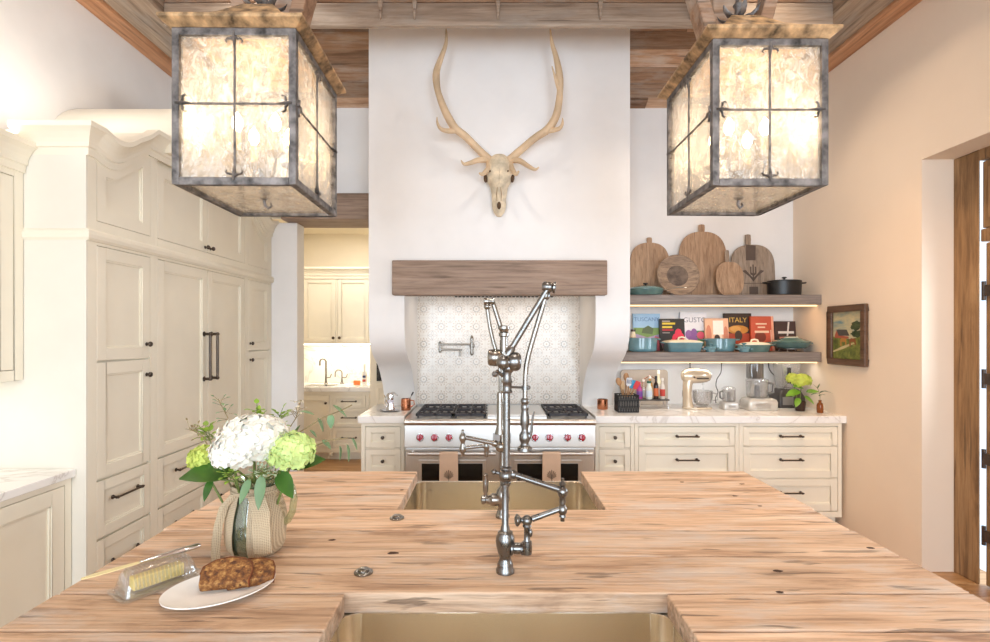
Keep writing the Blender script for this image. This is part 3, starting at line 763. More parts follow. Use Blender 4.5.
# pot filler
YT = YB - .02
pf = thing('pot_filler', 'folded nickel pot filler tap on the patterned tile', 'tap', P(472, 346, YT))
def TP(px, py, d): p = P(px, py, YT); return (p[0] * (YT - d) / YT, YT - d, CZ + (p[2] - CZ) * (YT - d) / YT)
m = M(); c = P(472, 345.5, YT); m.lathe([(.026, -.001), (.026, .006), (.018, .012), (.014, .05), (.017, .06), (0, .062)], c, (0, -1, 0), 18)
m.lathe([(0, -.095), (.012, -.09), (.017, -.07), (.012, -.04), (.018, 0), (.012, .04), (.017, .06), (.010, .085), (0, .1)], (c[0], YT - .05, c[2]), n=14); m.build('valve_body', NICKEL, pf)
m = M(); m.tube([TP(472, 344.5, .05), TP(440, 344.5, .10)], .0085, 10); m.lathe([(0, -.06), (.012, -.055), (.015, -.03), (.010, 0), (.015, .03), (.008, .045), (0, .05)], TP(440, 346.5, .10), n=12)
m.tube([TP(440, 349.5, .10), TP(462, 349.8, .07)], .0085, 10); m.tube([TP(460, 349.8, .07), TP(460, 356.5, .07)], .0085, 10); m.build('arm', NICKEL, pf)

# ================================================================== scullery beyond the opening
YSB = 7.2
m = M(); m.box(-2.9, -.8, YSB, YSB + .1, 0, 3.0); struct(m.build('wall_scullery', SCULW))
m = M(); m.box(-2.75, -2.6, 5.15, YSB, 0, 3.0); struct(m.build('wall_scullery_side', SCULW))
m = M(); m.box(-.9, -.78, 5.15, YSB, 0, 3.0); struct(m.build('wall_scullery_inner', SCULW))
m = M(); m.box(-2.9, -.78, 5.15, YSB + .1, 2.95, 3.05); struct(m.build('ceiling_scullery', SCULW))
YK = 6.57; mq = faceY(YK)
r = thing('sink_cabinet', 'cream scullery cabinet under the small sink', 'cabinet', (-1.9, 6.9, 0))
m = M(); m.box(-2.58, -1.50, YK, YSB - .002, .12, .86); m.box(-2.58, -1.50, YK + .06, YSB - .002, 0, .12); m.build('carcass', CREAM, r)
m = M()
for a, b in ((-2.58, -2.5), (-2.005, -1.965), (-1.55, -1.5)): m.prism(rect(a, b, .06, .86), mq, 0, .02)
for a, b in ((-2.5, -2.005), (-1.965, -1.55)):
    m.prism(rect(a, b, .82, .86), mq, 0, .02); m.prism(rect(a, b, .1, .16), mq, 0, .02)
m.build('face_frame', CREAM, r, bev=.0015, seg=1)
o = door(mq, -2.5, -2.005, .16, .82, r); knob(mq, -2.045, .72, o)
for v0, v1 in ((.66, .82), (.42, .655), (.16, .415)):
    o = door(mq, -1.965, -1.55, v0, v1, r, 'drawer', rail=.04); pull(mq, -1.757, (v0 + v1) / 2, .17, o)
m = M(); m.box(-2.59, -1.49, 6.53, YSB - .003, .862, .92); tag(m.build('scullery_countertop', MARBLE, bev=.004), 'white marble counter of the scullery', 'countertop')
m = M(); m.box(-2.59, -1.49, YSB - .03, YSB - .004, .922, 1.44); tag(m.build('marble_backsplash', MARBLE), 'white marble slab behind the scullery sink', 'backsplash')
r = thing('wall_cabinet', 'cream two-door wall cabinet in the scullery', 'cabinet', (-1.95, 7.0, 1.45)); mq2 = faceY(6.87)
m = M(); m.box(-2.58, -1.50, 6.87, YSB - .003, 1.45, 2.36); m.build('carcass', CREAM, r)
m = M()
for a, b in ((-2.58, -2.43), (-2.01, -1.99), (-1.58, -1.5)): m.prism(rect(a, b, 1.45, 2.36), mq2, 0, .02)
for a, b in ((-2.43, -2.01), (-1.99, -1.58)):
    m.prism(rect(a, b, 1.45, 1.475), mq2, 0, .02); m.prism(rect(a, b, 2.30, 2.36), mq2, 0, .02)
m.build('face_frame', CREAM, r, bev=.0015, seg=1)
o = door(mq2, -2.43, -2.01, 1.475, 2.30, r, rail=.05); knob(mq2, -2.04, 1.53, o, r=.018)
o = door(mq2, -1.99, -1.58, 1.475, 2.30, r, rail=.05); knob(mq2, -1.96, 1.53, o, r=.018)
m = M(); sweep(m, [(-2.58, 6.85, 2.45, 0, -1), (-1.5, 6.85, 2.45, 0, -1)], CROWN); m.build('crown_moulding', CREAM, r)
m = M(); m.box(-2.5, -1.55, 6.95, 6.98, 1.438, 1.45); m.build('light_strip', emit('scullery_led', '#fff0d0', 12), r)
r = thing('oven_cabinet', 'cream cabinet with a dark oven past the scullery counter', 'cabinet', (-1.2, 6.8, 0)); mq3 = faceY(6.5)
m = M(); m.box(-1.485, -.905, 6.5, YSB - .002, 0, 2.4); m.build('carcass', CREAM, r)
m = M(); m.prism(rect(-1.40, -.95, 1.0, 1.42), mq3, .002, .02); m.build('oven_front', plain('dark_oven_glass', '#2b2523', .12), r)
for v0, v1 in ((.12, .42), (.43, .7), (.71, .95)): o = door(mq3, -1.42, -.93, v0, v1, r, 'drawer', rail=.04); knob(mq3, -1.17, (v0 + v1) / 2, o)
# scullery taps and bits
def small_tap(px, py0, py1, Yt, reach, lab, r=.011):
    t = thing('scullery_tap', lab, 'tap', P(px, py0, Yt)); x, _, z0 = P(px, py0, Yt); h = (py0 - py1) * Yt / F; m = M()
    z0 = .92
    m.lathe([(.026, 0), (.026, .012), (.015, .02), (.013, .06)], (x, Yt, z0), n=14); R = abs(reach) / 2
    pts = [(x, Yt, z0 + .05), (x, Yt, z0 + h - R)] + [(x + reach / 2 - reach / 2 * math.cos(PI * k / 10), Yt - .02 * k / 10, z0 + h - R + R * math.sin(PI * k / 10)) for k in range(1, 11)] + [(x + reach, Yt - .02, z0 + h - R - .05)]
    m.tube(pts, r, 10); m.build('spout', NICKEL, t)
    m = M(); m.tube([(x + .01, Yt, z0 + .08), (x + .055, Yt, z0 + .085), (x + .075, Yt - .01, z0 + .13)], .007, 8); m.build('lever', NICKEL, t)
small_tap(326, 384, 359, 6.95, -.075, 'tall nickel gooseneck tap at the scullery sink', .012)
small_tap(342, 384, 370, 6.95, -.085, 'small nickel filter tap beside the tall gooseneck', .008)
m = M(); m.box(-2.34, -1.98, 6.62, 6.86, .915, .9225); tag(m.build('scullery_sink_rim', NICKEL), 'thin metal rim of the scullery sink', 'sink')
x, y, z = P(356.5, 383, 6.8); m = M(); m.box(x - .04, x + .04, y, y + .05, .92, .975); tag(m.build('sponge_box', plain('orange_card', '#e07a3a', .6), bev=.004), 'small orange box on the scullery counter', 'box')
x, y, z = P(364.5, 386, 6.72); t = thing('dish_soap_bottle', 'white soap bottle with coloured label beside the orange box', 'bottle', (x, y, .92))
m = M(); m.box(x - .026, x + .026, y - .02, y + .02, .92, 1.10); m.lathe([(.012, 1.10), (.010, 1.14), (.012, 1.15), (.012, 1.2), (0, 1.205)], (x, y, 0), n=10); m.build('bottle_body', plain('white_plastic', '#ece8e2', .35), t, bev=.006)
m = M(); m.box(x - .0265, x + .0265, y - .022, y - .019, .95, 1.06); m.box(x - .02, x + .02, y - .0225, y - .021, .97, 1.0, 1); m.box(x - .02, x + .02, y - .0225, y - .021, 1.02, 1.05, 2)
m.build('bottle_label', [plain('label_white', '#e8e2d8', .6), plain('label_red', '#b8402f', .6), plain('label_navy', '#37406e', .6)], t)
# ================================================================== island
IXL, IXR, IY0, IY1 = -1.10, 1.222, .84, 2.53
isl = thing('island', 'cream kitchen island cabinet under the wood counter', 'island', (.06, 1.7, 0))
m = M(); bx0, bx1, by0, by1 = IXL + .09, IXR - .09, IY0 + .06, IY1 - .06
m.box(bx0, bx0 + .03, by0, by1, .1, .864); m.box(bx1 - .03, bx1, by0, by1, .1, .864)
for y in (by0, by1 - .03):
    m.box(bx0 + .03, -.40, y, y + .03, .1, .864); m.box(.49, bx1 - .03, y, y + .03, .1, .864); m.box(-.40, .49, y, y + .03, .1, .60)
m.box(bx0, bx1, by0, by1, .08, .11); m.build('carcass', CREAM, isl)
m = M(); m.box(bx0 + .05, bx1 - .05, by0 + .06, by1 - .06, 0, .08); m.build('plinth', CREAM, isl)
for mpf, s in ((faceY(by0), 1), (lambda u, v, d: (u, by1 + d, v), 1)):
    for a, b in ((bx0, -.44), (.53, bx1)): o = door(mpf, a, b, .13, .85, isl); knob(mpf, b - .05 if a < 0 else a + .05, .74, o)
S1 = (-.369, .449, .60, 1.337)     # near sink opening, open towards the viewer
S2 = (-.349, .437, 1.98, 2.70)     # far sink opening, open towards the range
cuts = [.84, 1.167, 1.337, 1.56, 1.77, 1.98, 2.166, IY1]
m = M()
for i, (y0, y1) in enumerate(zip(cuts, cuts[1:])):
    g = .0038; xs = [IXL + random.uniform(-.008, .006), IXR + random.uniform(-.006, .006)]
    if y1 <= S1[3] + 1e-6: segs = [(xs[0], S1[0]), (S1[1], xs[1])]
    elif y0 >= S2[2] - 1e-6: segs = [(xs[0], S2[0]), (S2[1], xs[1])]
    else: segs = [(xs[0], xs[1])]
    for a, b in segs:
        # slightly uneven hand-hewn plank edges
        n = max(2, int((b - a) / .06)); vs = []; e0 = [random.uniform(-.0018, .0018) for _ in range(n + 1)]; e1 = [random.uniform(-.0018, .0018) for _ in range(n + 1)]
        for k in range(n + 1):
            x = a + (b - a) * k / n; dz = random.uniform(-.0008, .0004)
            for z in (.866, .92 + dz): vs += [(x, y0 + g + e0[k], z), (x, y1 - g + e1[k], z)]
        fs = []
        for k in range(n):
            q, w = k * 4, k * 4 + 4; fs += [(q + 2, q + 3, w + 3, w + 2), (q, w, w + 1, q + 1), (q, q + 2, w + 2, w), (q + 1, w + 1, w + 3, q + 3)]
        fs += [(0, 1, 3, 2), (n * 4, n * 4 + 2, n * 4 + 3, n * 4 + 1)]
        m.add(vs, fs)
ct = tag(m.build('island_countertop', W_ISL, bev=.004), 'reclaimed wood plank countertop of the island with two sink cut-outs', 'countertop')
# knots and worm holes set into the wood
KN = plain('dark_knot', '#4a3222', .9)
m = M()
for px, py, r in ((402, 490, .006), (393, 553, .013), (778, 571, .010), (780, 592, .007), (870, 548, .010), (742, 484, .008), (735, 496, .01), (430, 490, .006), (682, 482, .006), (760, 506, .007), (332, 540, .009)):
    Y = .66 * F / (py - VY); x = X_(px, Y)
    m.prism([(x + r * 1.6 * math.cos(2 * PI * k / 9) * random.uniform(.6, 1.1), Y + r * .7 * math.sin(2 * PI * k / 9) * random.uniform(.6, 1.1)) for k in range(9)], lambda u, v, d: (u, v, .919 + d), 0, .0018)
m.build('knot', KN, ct)
for name, lab, (x0, x1, y0, y1) in (('near', 'stainless apron sink in front of the tall tap', (S1[0] - .012, S1[1] + .012, .825, 1.352)), ('far', 'stainless apron sink facing the range', (S2[0] - .012, S2[1] + .012, 1.965, 2.545))):
    s = thing('apron_sink', lab, 'sink', ((x0 + x1) / 2, (y0 + y1) / 2, .62))
    zt, zb, t = .8655, .64, .006; m = M()
    ya, yb = (y0, y1)
    m.box(x0, x0 + t, ya, yb, zb, zt); m.box(x1 - t, x1, ya, yb, zb, zt); m.box(x0 + t, x1 - t, yb - t, yb, zb, zt); m.box(x0 + t, x1 - t, ya, ya + t, zb, zt); m.box(x0, x1, ya, yb, zb - t, zb)
    r = .045                                        # coved inside corners
    for cx, sx in ((x0 + t, 1), (x1 - t, -1)):
        for cy, sy in ((ya + t, 1), (yb - t, -1)):
            pts = [(cx, cy)] + [(cx + sx * (r - r * math.sin(PI / 2 * k / 6)), cy + sy * (r - r * math.cos(PI / 2 * k / 6))) for k in range(7)]
            m.prism(pts, lambda u, v, d: (u, v, d), zb, zt - .001, 0, True)
    m.build('basin', SINKM, s, bev=.002)
    m = M(); m.lathe([(.055, 0), (.055, .003), (.04, .004), (.036, 0)], ((x0 + x1) / 2, (y0 + y1) / 2 + .05, zb), n=20); m.build('drain', STEEL, s)
    m = M(); yy_ = (ya - .012, ya) if name == 'near' else (yb, yb + .012)
    m.box(x0, x1, yy_[0], yy_[1], .60, zt); m.build('apron', SINKM, s, bev=.004)
for px, py, lab in ((363.5, 573, 'round steel push button on the counter nearest the near sink'), (397, 518.5, 'round steel push button on the counter beside the far sink')):
    Y = .66 * F / (py - VY); t = thing('push_button', lab, 'button', (X_(px, Y), Y, .92))
    m = M(); m.lathe([(.026, 0), (.026, .004), (.022, .007), (.017, .007)], (X_(px, Y), Y, .92), n=20); m.build('button_rim', NICKEL, t)
    m = M(); m.lathe([(.016, .004), (.016, .011), (.013, .013), (0, .0135)], (X_(px, Y), Y, .92), n=18); m.build('button_cap', NICKEL, t)

# ------------------------------------------------------------------ the two articulated gantry taps
def lth(m, px, py0, Y, prof, n=20):                 # vertical turned piece: profile in (radius m, photo row)
    x = X_(px, Y); m.lathe([(r, Z_(py, Y)) for r, py in prof], (x, Y, 0), n=n)
def faucet_near():
    Y = 1.456; t = thing('gantry_tap', 'tall articulated pewter tap nearest the viewer with spray hose', 'tap', (X_(505, Y), Y, .92))
    m = M(); k = 1.0
    lth(m, 505.2, 0, Y, [(.0255, 572.0), (.0255, 569), (.022, 567), (.0225, 564), (.019, 561), (.0155, 558), (.0165, 556), (.021, 552), (.025, 546), (.0265, 541), (.025, 536), (.021, 533.5), (.021, 532), (.0135, 530), (.0125, 527), (.0095, 524), (.0095, 486), (.0135, 485.5), (.0135, 484), (.0105, 483)])
    m.build('body', PEWTER, t)
    m = M(); m.ell(P(506, 475.6, Y), .0205, 20, 14); lth(m, 506, 0, Y, [(.0125, 484.5), (.015, 483), (.012, 481)]); lth(m, 506, 0, Y, [(.012, 470), (.0165, 468.6), (.0165, 467.4), (.011, 466)])
    m.tube([P(500, 474, Y), P(495, 472, Y)], .005, 8); m.ell(P(494, 471.8, Y), .008, 10, 8); m.build('joint', PEWTER, t)
    m = M(); lth(m, 506.6, 0, Y, [(.0098, 468), (.0098, 372)], 16); m.build('post', PEWTER, t)
    m = M(); lth(m, 507, 0, Y, [(.013, 393), (.0155, 392), (.013, 390), (.013, 383), (.0155, 382), (.0135, 380), (.0115, 376), (.0135, 372)]); m.tube([P(507, 387, Y), P(527.5, 387.5, Y)], .0035, 8)
    m.lathe([(.010, -.006), (.010, .006)], P(525.2, 387.6, Y), n=14); m.ell(P(528.6, 387.6, Y), .006, 8, 6)
    m.tube([P(503, 376, Y), P(497, 371, Y - .01), P(494, 374, Y - .012)], .005, 8); m.ell(P(495, 374, Y - .014), .009, 8, 6); m.build('hose_bracket', PEWTER, t)
    m = M(); m.ell(P(503.5, 362.5, Y - .02), .0195, 20, 14); m.ell(P(508, 368, Y), .0175, 16, 10)
    a = P(506, 361.5, Y); m.lathe([(.012, .0), (.021, .006), (.026, .012), (.0265, .03), (.024, .036), (.018, .041), (0, .043)], a, (1, 0, 0), 22); m.build('spring_housing', PEWTER, t)
    m = M(); m.tube([P(507.5, 355, Y - .005), P(546.5, 290.5, Y - .005)], .0085, 14); m.lathe([(.012, 0), (.012, .02), (.0088, .024)], P(508, 354, Y - .005), Vector(P(546.5, 290.5, Y)) - Vector(P(508, 354, Y)), 14)
    m.build('swing_arm', PEWTER, t)
    m = M(); m.lathe([(0, -.016), (.010, -.015), (.0145, -.010), (.0145, .010), (.010, .015), (.016, .016), (.016, .022), (0, .024)], P(547.5, 287, Y - .003), (1, -.15, -.1), 16); m.lathe([(.0085, 0), (.012, .008), (.012, .02), (.009, .024)], P(546.5, 291, Y), Vector((-.22, 0, -1)), 12); m.build('arm_end', PEWTER, t)
    m = M(); pts = [P(*q, Y) for q in ((545.6, 297), (543.5, 304), (541, 312), (538, 322), (535, 332), (531.5, 344), (528.5, 355), (526.5, 365), (525.5, 375), (525.2, 388), (525.1, 402))]
    m.tube(pts, .0072, 12); m.build('hose', NICKEL, t)
    m = M(); lth(m, 524.8, 0, Y, [(.008, 398), (.0115, 399.5), (.0115, 402), (.009, 404), (.0115, 406), (.0105, 409), (.0095, 411), (.0125, 417), (.0125, 424), (.009, 429), (.0095, 431), (.016, 435), (.015, 440), (.011, 443), (.013, 445.5), (.020, 447.5), (.0205, 450.5), (.017, 451.5), (0, 451.5)])
    m.build('spray_head', PEWTER, t)
    m = M(); m.tube([P(*q, Y - .004) for q in ((526, 441), (529.5, 438), (531.5, 431), (532, 424), (532.8, 417), (534.5, 411.5))], [.004, .0045, .004, .0035, .003, .0022], 8); m.build('spray_lever', PEWTER, t)
    # folding pot-spout
    m = M(); m.tube([P(509, 473, Y), P(561, 490, Y - .02)], [.0085, .0085], 12); m.lathe([(.011, 0), (.0125, .004), (.0125, .012), (.009, .016)], P(511, 473.6, Y), Vector(P(561, 490, Y)) - Vector(P(509, 473, Y)), 12); m.build('spout_arm', PEWTER, t)
    m = M(); lth(m, 562.5, 0, Y - .02, [(0, 477.5), (.005, 478.5), (.0035, 481), (.0095, 484), (.0065, 486.5), (.0135, 489), (.015, 492), (.0125, 495), (.0075, 498), (.0095, 502), (.0075, 505), (.013, 508), (.0125, 512), (.008, 514.5), (.0095, 516.5), (.006, 518), (.006, 521), (0, 521.3)], 16); m.build('spout_joint', PEWTER, t)
    m = M(); m.tube([P(560, 509, Y - .02), P(532, 519, Y - .03)], [.0075, .0085], 12); m.ell(P(527, 520.5, Y - .03), .0145, 16, 10); m.lathe([(.009, 0), (.006, .008), (.013, .013), (.0165, .017), (.0165, .021), (.009, .025), (0, .026)], P(524, 520, Y - .03), (-1, -.1, .02), 16)
    lth(m, 527, 0, Y - .03, [(.010, 524), (.0125, 526), (.008, 528), (.0085, 540), (.0115, 542), (.0115, 545)], 14); m.ell(P(530.5, 533, Y - .035), (.006, .006, .012), 8, 6); m.build('spout_end', PEWTER, t)
    m = M(); m.lathe([(.020, 0), (.020, .004), (.015, .007), (.015, .026), (.018, .028), (.018, .036), (.012, .04), (.012, .048)], P(511.5, 548, Y - .003), (1, -.1, 0), 18); m.lathe([(.0125, -.016), (.0135, 0), (.0125, .018), (.008, .021)], P(527.2, 548, Y - .03), (0, 0, 1), 14); m.build('valve', PEWTER, t)
faucet_near()
def faucet_far():
    Y = 1.893; t = thing('gantry_tap', 'second articulated nickel tap standing by the far sink', 'tap', (X_(502.5, Y), Y, .92)); s = 1.0
    m = M(); lth(m, 502.6, 0, Y, [(.0255, 517), (.0255, 514.8), (.022, 513), (.0185, 510), (.0155, 507.5), (.021, 504), (.0255, 499), (.0255, 494), (.021, 489.5), (.0125, 487), (.0095, 484), (.0095, 452), (.013, 451), (.010, 450)]); m.build('body', NICKEL, t)
    m = M(); m.ell(P(501, 446.5, Y), .021, 18, 12); m.build('joint', NICKEL, t)
    m = M(); lth(m, 502.5, 0, Y, [(.0098, 444), (.0098, 340)], 14); m.build('post', NICKEL, t)
    m = M(); lth(m, 504, 0, Y, [(.014, 352), (.014, 337), (.019, 336), (.019, 333), (.014, 332), (.017, 330), (.022, 329), (.022, 326.5), (.012, 325.5), (0, 325.3)]); m.lathe([(.014, 0), (.024, .008), (.0305, .016), (.032, .03), (.03, .05), (.024, .056), (0, .058)], P(503.5, 357.5, Y), (-1, 0, 0), 22); m.build('spring_housing', NICKEL, t)
    m = M(); m.tube([P(505, 341, Y + .012), P(492.5, 301.5, Y + .01)], .0085, 12); m.build('swing_arm', NICKEL, t)
    m = M(); m.lathe([(0, 0), (.012, .001), (.0135, .005), (.0135, .018), (.010, .020), (.010, .026), (.0125, .028), (.0125, .038), (0, .039)], P(483.6, 301.3, Y), (1, 0, 0), 14); m.ell(P(487.2, 306.5, Y), .0125, 12, 8); m.build('arm_end', NICKEL, t)
    m = M(); m.tube([P(*q, Y + .002) for q in ((487.3, 309), (488.5, 318), (490.5, 330), (493.5, 343), (496.5, 352), (499.5, 364), (500.5, 380), (500.5, 396))], .0075, 10); m.build('hose', NICKEL, t)
    m = M(); lth(m, 500, 0, Y - .024, [(.0085, 392), (.011, 394), (.010, 400), (.012, 412), (.0115, 424), (.015, 429), (.018, 432), (.018, 434), (0, 434)]); m.build('spray_head', NICKEL, t)
    m = M(); m.tube([P(498, 444, Y), P(466, 437.5, Y + .03)], .0085, 12); m.lathe([(.011, 0), (.0125, .004), (.0125, .014), (.009, .018)], P(497, 443.8, Y), Vector(P(464, 437, Y)) - Vector(P(498, 444, Y)), 12); m.build('spout_arm', NICKEL, t)
    m = M(); lth(m, 462.8, 0, Y + .03, [(0, 429), (.005, 430), (.004, 432), (.010, 434.5), (.0145, 437.5), (.012, 440), (.0075, 442.5), (.009, 445), (.013, 448.5), (.010, 452), (.006, 454), (.006, 456.5), (0, 457)], 14); m.build('spout_joint', NICKEL, t)
    m = M(); m.tube([P(463, 448, Y + .03), P(486, 445.5, Y + .05)], .0075, 10); lth(m, 486.5, 0, Y + .05, [(.008, 442), (.0115, 444), (.0115, 448), (.008, 450), (.009, 453), (.006, 457), (0, 457.5)], 12); m.build('spout_end', NICKEL, t)
    m = M(); m.lathe([(.020, 0), (.022, .004), (.0225, .03), (.018, .034), (.014, .045), (.012, .052), (.016, .055), (.016, .066), (0, .07)], P(500, 499.5, Y), (-1, -.05, 0), 18); m.build('valve', NICKEL, t)
    m = M(); lth(m, 485.6, 0, Y - .004, [(.008, 498), (.006, 494), (.0095, 490), (.0105, 483), (.0075, 477), (.009, 475), (.005, 473.5), (0, 473)], 14); m.ell(P(484.5, 499, Y), .014, 12, 8); m.build('lever', NICKEL, t)
faucet_far()

# ================================================================== lanterns
LW, LD, LH = .439, .52, .555
RUST = plain('weathered_zinc', '#7f7a77', .55, var=.4, scale=24, bump=.4, bscale=50, Metallic=.55)
RUST_LIT = plain('rusted_lit_roof_metal', '#b8976f', .6, var=.42, scale=20, bump=.5, bscale=40, Metallic=.35)  # rust pattern, with the base lightened to gold so the eaves look lit
BULB = emit('bulb_glow', '#ffe3bb', 45); CANDLE = plain('ivory_candle_sleeve', '#e6d6b8', .5)
def lantern(label, loc):
    t = thing('lantern', label, 'lantern', (0, 0, 0), None)
    w, d, h, b = LW / 2, LD / 2, LH, .026
    m = M()
    for sx in (-1, 1):
        for sy in (-1, 1):
            x, y = sx * (w - b / 2), sy * (d - b / 2); m.box(x - b / 2, x + b / 2, y - b / 2, y + b / 2, 0, h)
    for z0, z1 in ((0, b), (h - b, h)):
        for s in (-1, 1):
            m.box(-w + b, w - b, s * (d - b / 2) - b / 2, s * (d - b / 2) + b / 2, z0, z1); m.box(s * (w - b / 2) - b / 2, s * (w - b / 2) + b / 2, -d + b, d - b, z0, z1)
    m.build('frame', RUST, t, bev=.003)
    zc = h * .52
    for s in (-1, 1):
        for ax in (0, 1):
            f = (lambda u, v, dd, s=s: (u, s * (d - b + dd), v)) if ax == 0 else (lambda u, v, dd, s=s: (s * (w - b + dd), u, v))
            L = (w if ax == 0 else d) - b
            m = M(); r = .0042
            for a, c in (((0, b), (0, h - b)), ((-L, zc), (L, zc))): m.tube([f(a[0], a[1], .018), f(c[0], c[1], .018)], r, 6)
            # fleur ends: stem with two curled leaves
            for (u, v, du, dv) in ((0, b, 0, 1), (0, h - b, 0, -1), (-L, zc, 1, 0), (L, zc, -1, 0)):
                k = .034; q = lambda a, c, u=u, v=v, du=du, dv=dv: f(u + du * a + dv * c, v + dv * a + du * c, .022)
                m.tube([q(-.012, 0), q(.014, 0), q(.03, 0), q(.045, 0)], [.011, .012, .007, .003], 8, flat=.5)
                for s2 in (-1, 1): m.tube([q(.004, 0), q(.012, s2 * .012), q(.012, s2 * .024), q(.020, s2 * .030), q(.027, s2 * .026)], [.007, .007, .006, .0045, .003], 8, flat=.6)
            m.build('muntin', RUST, t)
            m = M(); m.prism(rect(-L - .004, L + .004, b - .004, h - b + .004), f, .010, .013)
            o = m.build('glass_pane', LGLASS, t); o['label'] = 'seeded glass pane'
    m = M(); m.box(-w + b - .004, w - b + .004, -d + b - .004, d - b + .004, .010, .013); o = m.build('bottom_pane', LGLASS, t)
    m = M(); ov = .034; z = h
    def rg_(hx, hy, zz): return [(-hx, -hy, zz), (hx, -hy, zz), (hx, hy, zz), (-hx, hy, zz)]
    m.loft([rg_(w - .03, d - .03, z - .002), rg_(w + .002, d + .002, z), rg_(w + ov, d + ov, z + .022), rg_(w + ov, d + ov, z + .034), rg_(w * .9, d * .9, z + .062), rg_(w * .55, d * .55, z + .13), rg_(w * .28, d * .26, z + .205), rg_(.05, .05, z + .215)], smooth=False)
    m.build('roof', RUST_LIT, t, bev=.003)
    m = M(); zr = z + .212
    m.lathe([(.045, 0), (.04, .012), (.018, .022), (.014, .06), (.022, .075), (.012, .09), (.012, 1.05)], (0, 0, zr), n=14)
    for k in range(6):
        a = 2 * PI * k / 6 + .4; c, s = math.cos(a), math.sin(a)
        m.tube([(c * .015, s * .015, zr + .02), (c * .05, s * .05, zr + .018), (c * .075, s * .075, zr + .035), (c * .085, s * .085, zr + .055)], [.012, .014, .011, .003], 8, flat=.4)
    m.build('finial', RUST, t)
    m = M(); m.lathe([(.012, .03), (.022, .04), (.012, .06), (.02, .10), (.026, .13), (.012, .15), (.010, h + .02)], n=14); 
    ang = [PI / 4 + k * PI / 2 for k in range(4)]; R = .105
    for a in ang:
        c, s = math.cos(a), math.sin(a)
        m.tube([(c * .01, s * .01, .12), (c * .04, s * .04, .075), (c * .08, s * .08, .085), (c * R, s * R, .13), (c * R, s * R, .165)], .006, 8)
    m.lathe([(.012, .013), (.02, .018), (.012, .03)], n=12)
    m.tube([(0, 0, .008), (0, .005, -.01), (.012, .01, -.022), (.024, .012, -.012), (.02, .012, .0)], [.006, .006, .006, .005, .003], 8)
    cd = m.build('candelabra', RUST, t)
    for a in ang:
        c, s = math.cos(a) * R, math.sin(a) * R
        m = M(); m.lathe([(.006, .155), (.032, .168), (.038, .176), (.034, .177), (.014, .168), (.014, .255), (0, .256)], (c, s, 0), n=16); cn = m.build('candle', CANDLE, t)
        m = M(); m.lathe([(.008, .256), (.010, .262), (.019, .278), (.021, .292), (.016, .310), (.006, .326), (0, .335)], (c, s, 0), n=14); bl = m.build('bulb', BULB, cn); bl['label'] = 'glowing flame bulb'
    t.location = loc; return t
LL = (-.911, 1.86 + LD / 2, 2.111); LR = (1.063, 1.987 + LD / 2, 2.144)
l1 = lantern('large rusted metal glass lantern hanging before the tall cabinets', LL)
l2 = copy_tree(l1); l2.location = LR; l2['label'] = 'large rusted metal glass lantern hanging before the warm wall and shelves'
l1['group'] = l2['group'] = 'hanging lanterns over the island'; l1.rotation_euler = (0, 0, math.radians(.6))

# ================================================================== things on the island
def top_at(px, py): Y = .66 * F / (py - VY); return X_(px, Y), Y
# plate with two slices of loaf
x, y = -.682, 1.328; rot = math.atan2(.153, .197); t = thing('oval_plate', 'white oval plate under the sliced loaf', 'plate', (0, 0, 0))
m = M(); m.lathe([(0, .004), (.55, .004), (.7, .007), (1.0, .021), (1.0, .024), (.7, .011), (.55, .009), (0, .0085)], n=48, sx=.132, sy=.098); 
o = m.build('plate_body', plain('white_porcelain', '#f2eee8', .12, var=.01), t); m = M(); m.lathe([(.52, 0), (.52, .006), (.48, .006), (.48, 0)], n=40, sx=.132, sy=.098); m.build('foot_ring', plain('porcelain_foot', '#e8e4dc', .4), t)
t.location = (x, y, .92); t.rotation_euler = (0, 0, rot)
def bread_mat():
    t = NT('banana_bread'); v = t.coord(); n = t.noise(v, 55, 6, .7); a = t.ramp(n, [(.36, lin('#482814')), (.5, lin('#825226')), (.62, lin('#b58a50'))])
    n2 = t.noise(v, 90, 3); k = t.ramp(n2, [(.62, (0, 0, 0)), (.66, (1, 1, 1))]); c = t.mix(k, a, lin('#4a2410')); t.bsdf(c, .7, 0, n, .7, .004); return t.m
BR = bread_mat(); CR = plain('bread_crust', '#7a4220', .65, var=.2, scale=30, bump=.5, bscale=80)
def slice_(label, c, rz, tilt, sc=1):
    t = thing('loaf_slice', label, 'bread', c); m = M()
    prof_ = [(-.05, 0), (.05, 0), (.054, .03), (.05, .05), (.03, .064), (0, .070), (-.03, .064), (-.052, .048), (-.054, .03)]
    xf = Matrix.Rotation(rz, 4, 'Z') @ Matrix.Rotation(tilt, 4, 'X')
    f = lambda u, v, d: xf @ Vector((u * sc, d, v * sc))
    m.prism(prof_, f, -.013, .013); zmin = min(p[2] for p in m.v); m.v = [(p[0] + c[0], p[1] + c[1], p[2] - zmin + c[2]) for p in m.v]; m.build('crumb', BR, t, bev=.004)
    m = M(); pr = [(u * 1.02, v * 1.02) for u, v in prof_[1:]]; n = len(pr)
    for (u0, v0), (u1, v1) in zip(pr, pr[1:]): m.prism([(u0, v0), (u1, v1), (u1 * .97, v1 * .975), (u0 * .97, v0 * .975)], f, -.0125, .0125)
    m.v = [(p[0] + c[0], p[1] + c[1], p[2] - zmin + c[2]) for p in m.v]; m.build('crust', CR, t)
xb, yb_ = -.648, 1.333
slice_('slice of dark fruit loaf lying undermost on the plate', (xb + .035, yb_ + .01, .9295), rot - .25, math.radians(-70), 1.1)
slice_('slice of dark fruit loaf leaning on top towards the butter dish', (xb - .022, yb_ - .012, .9325), rot - .45, math.radians(-62), 1.15)
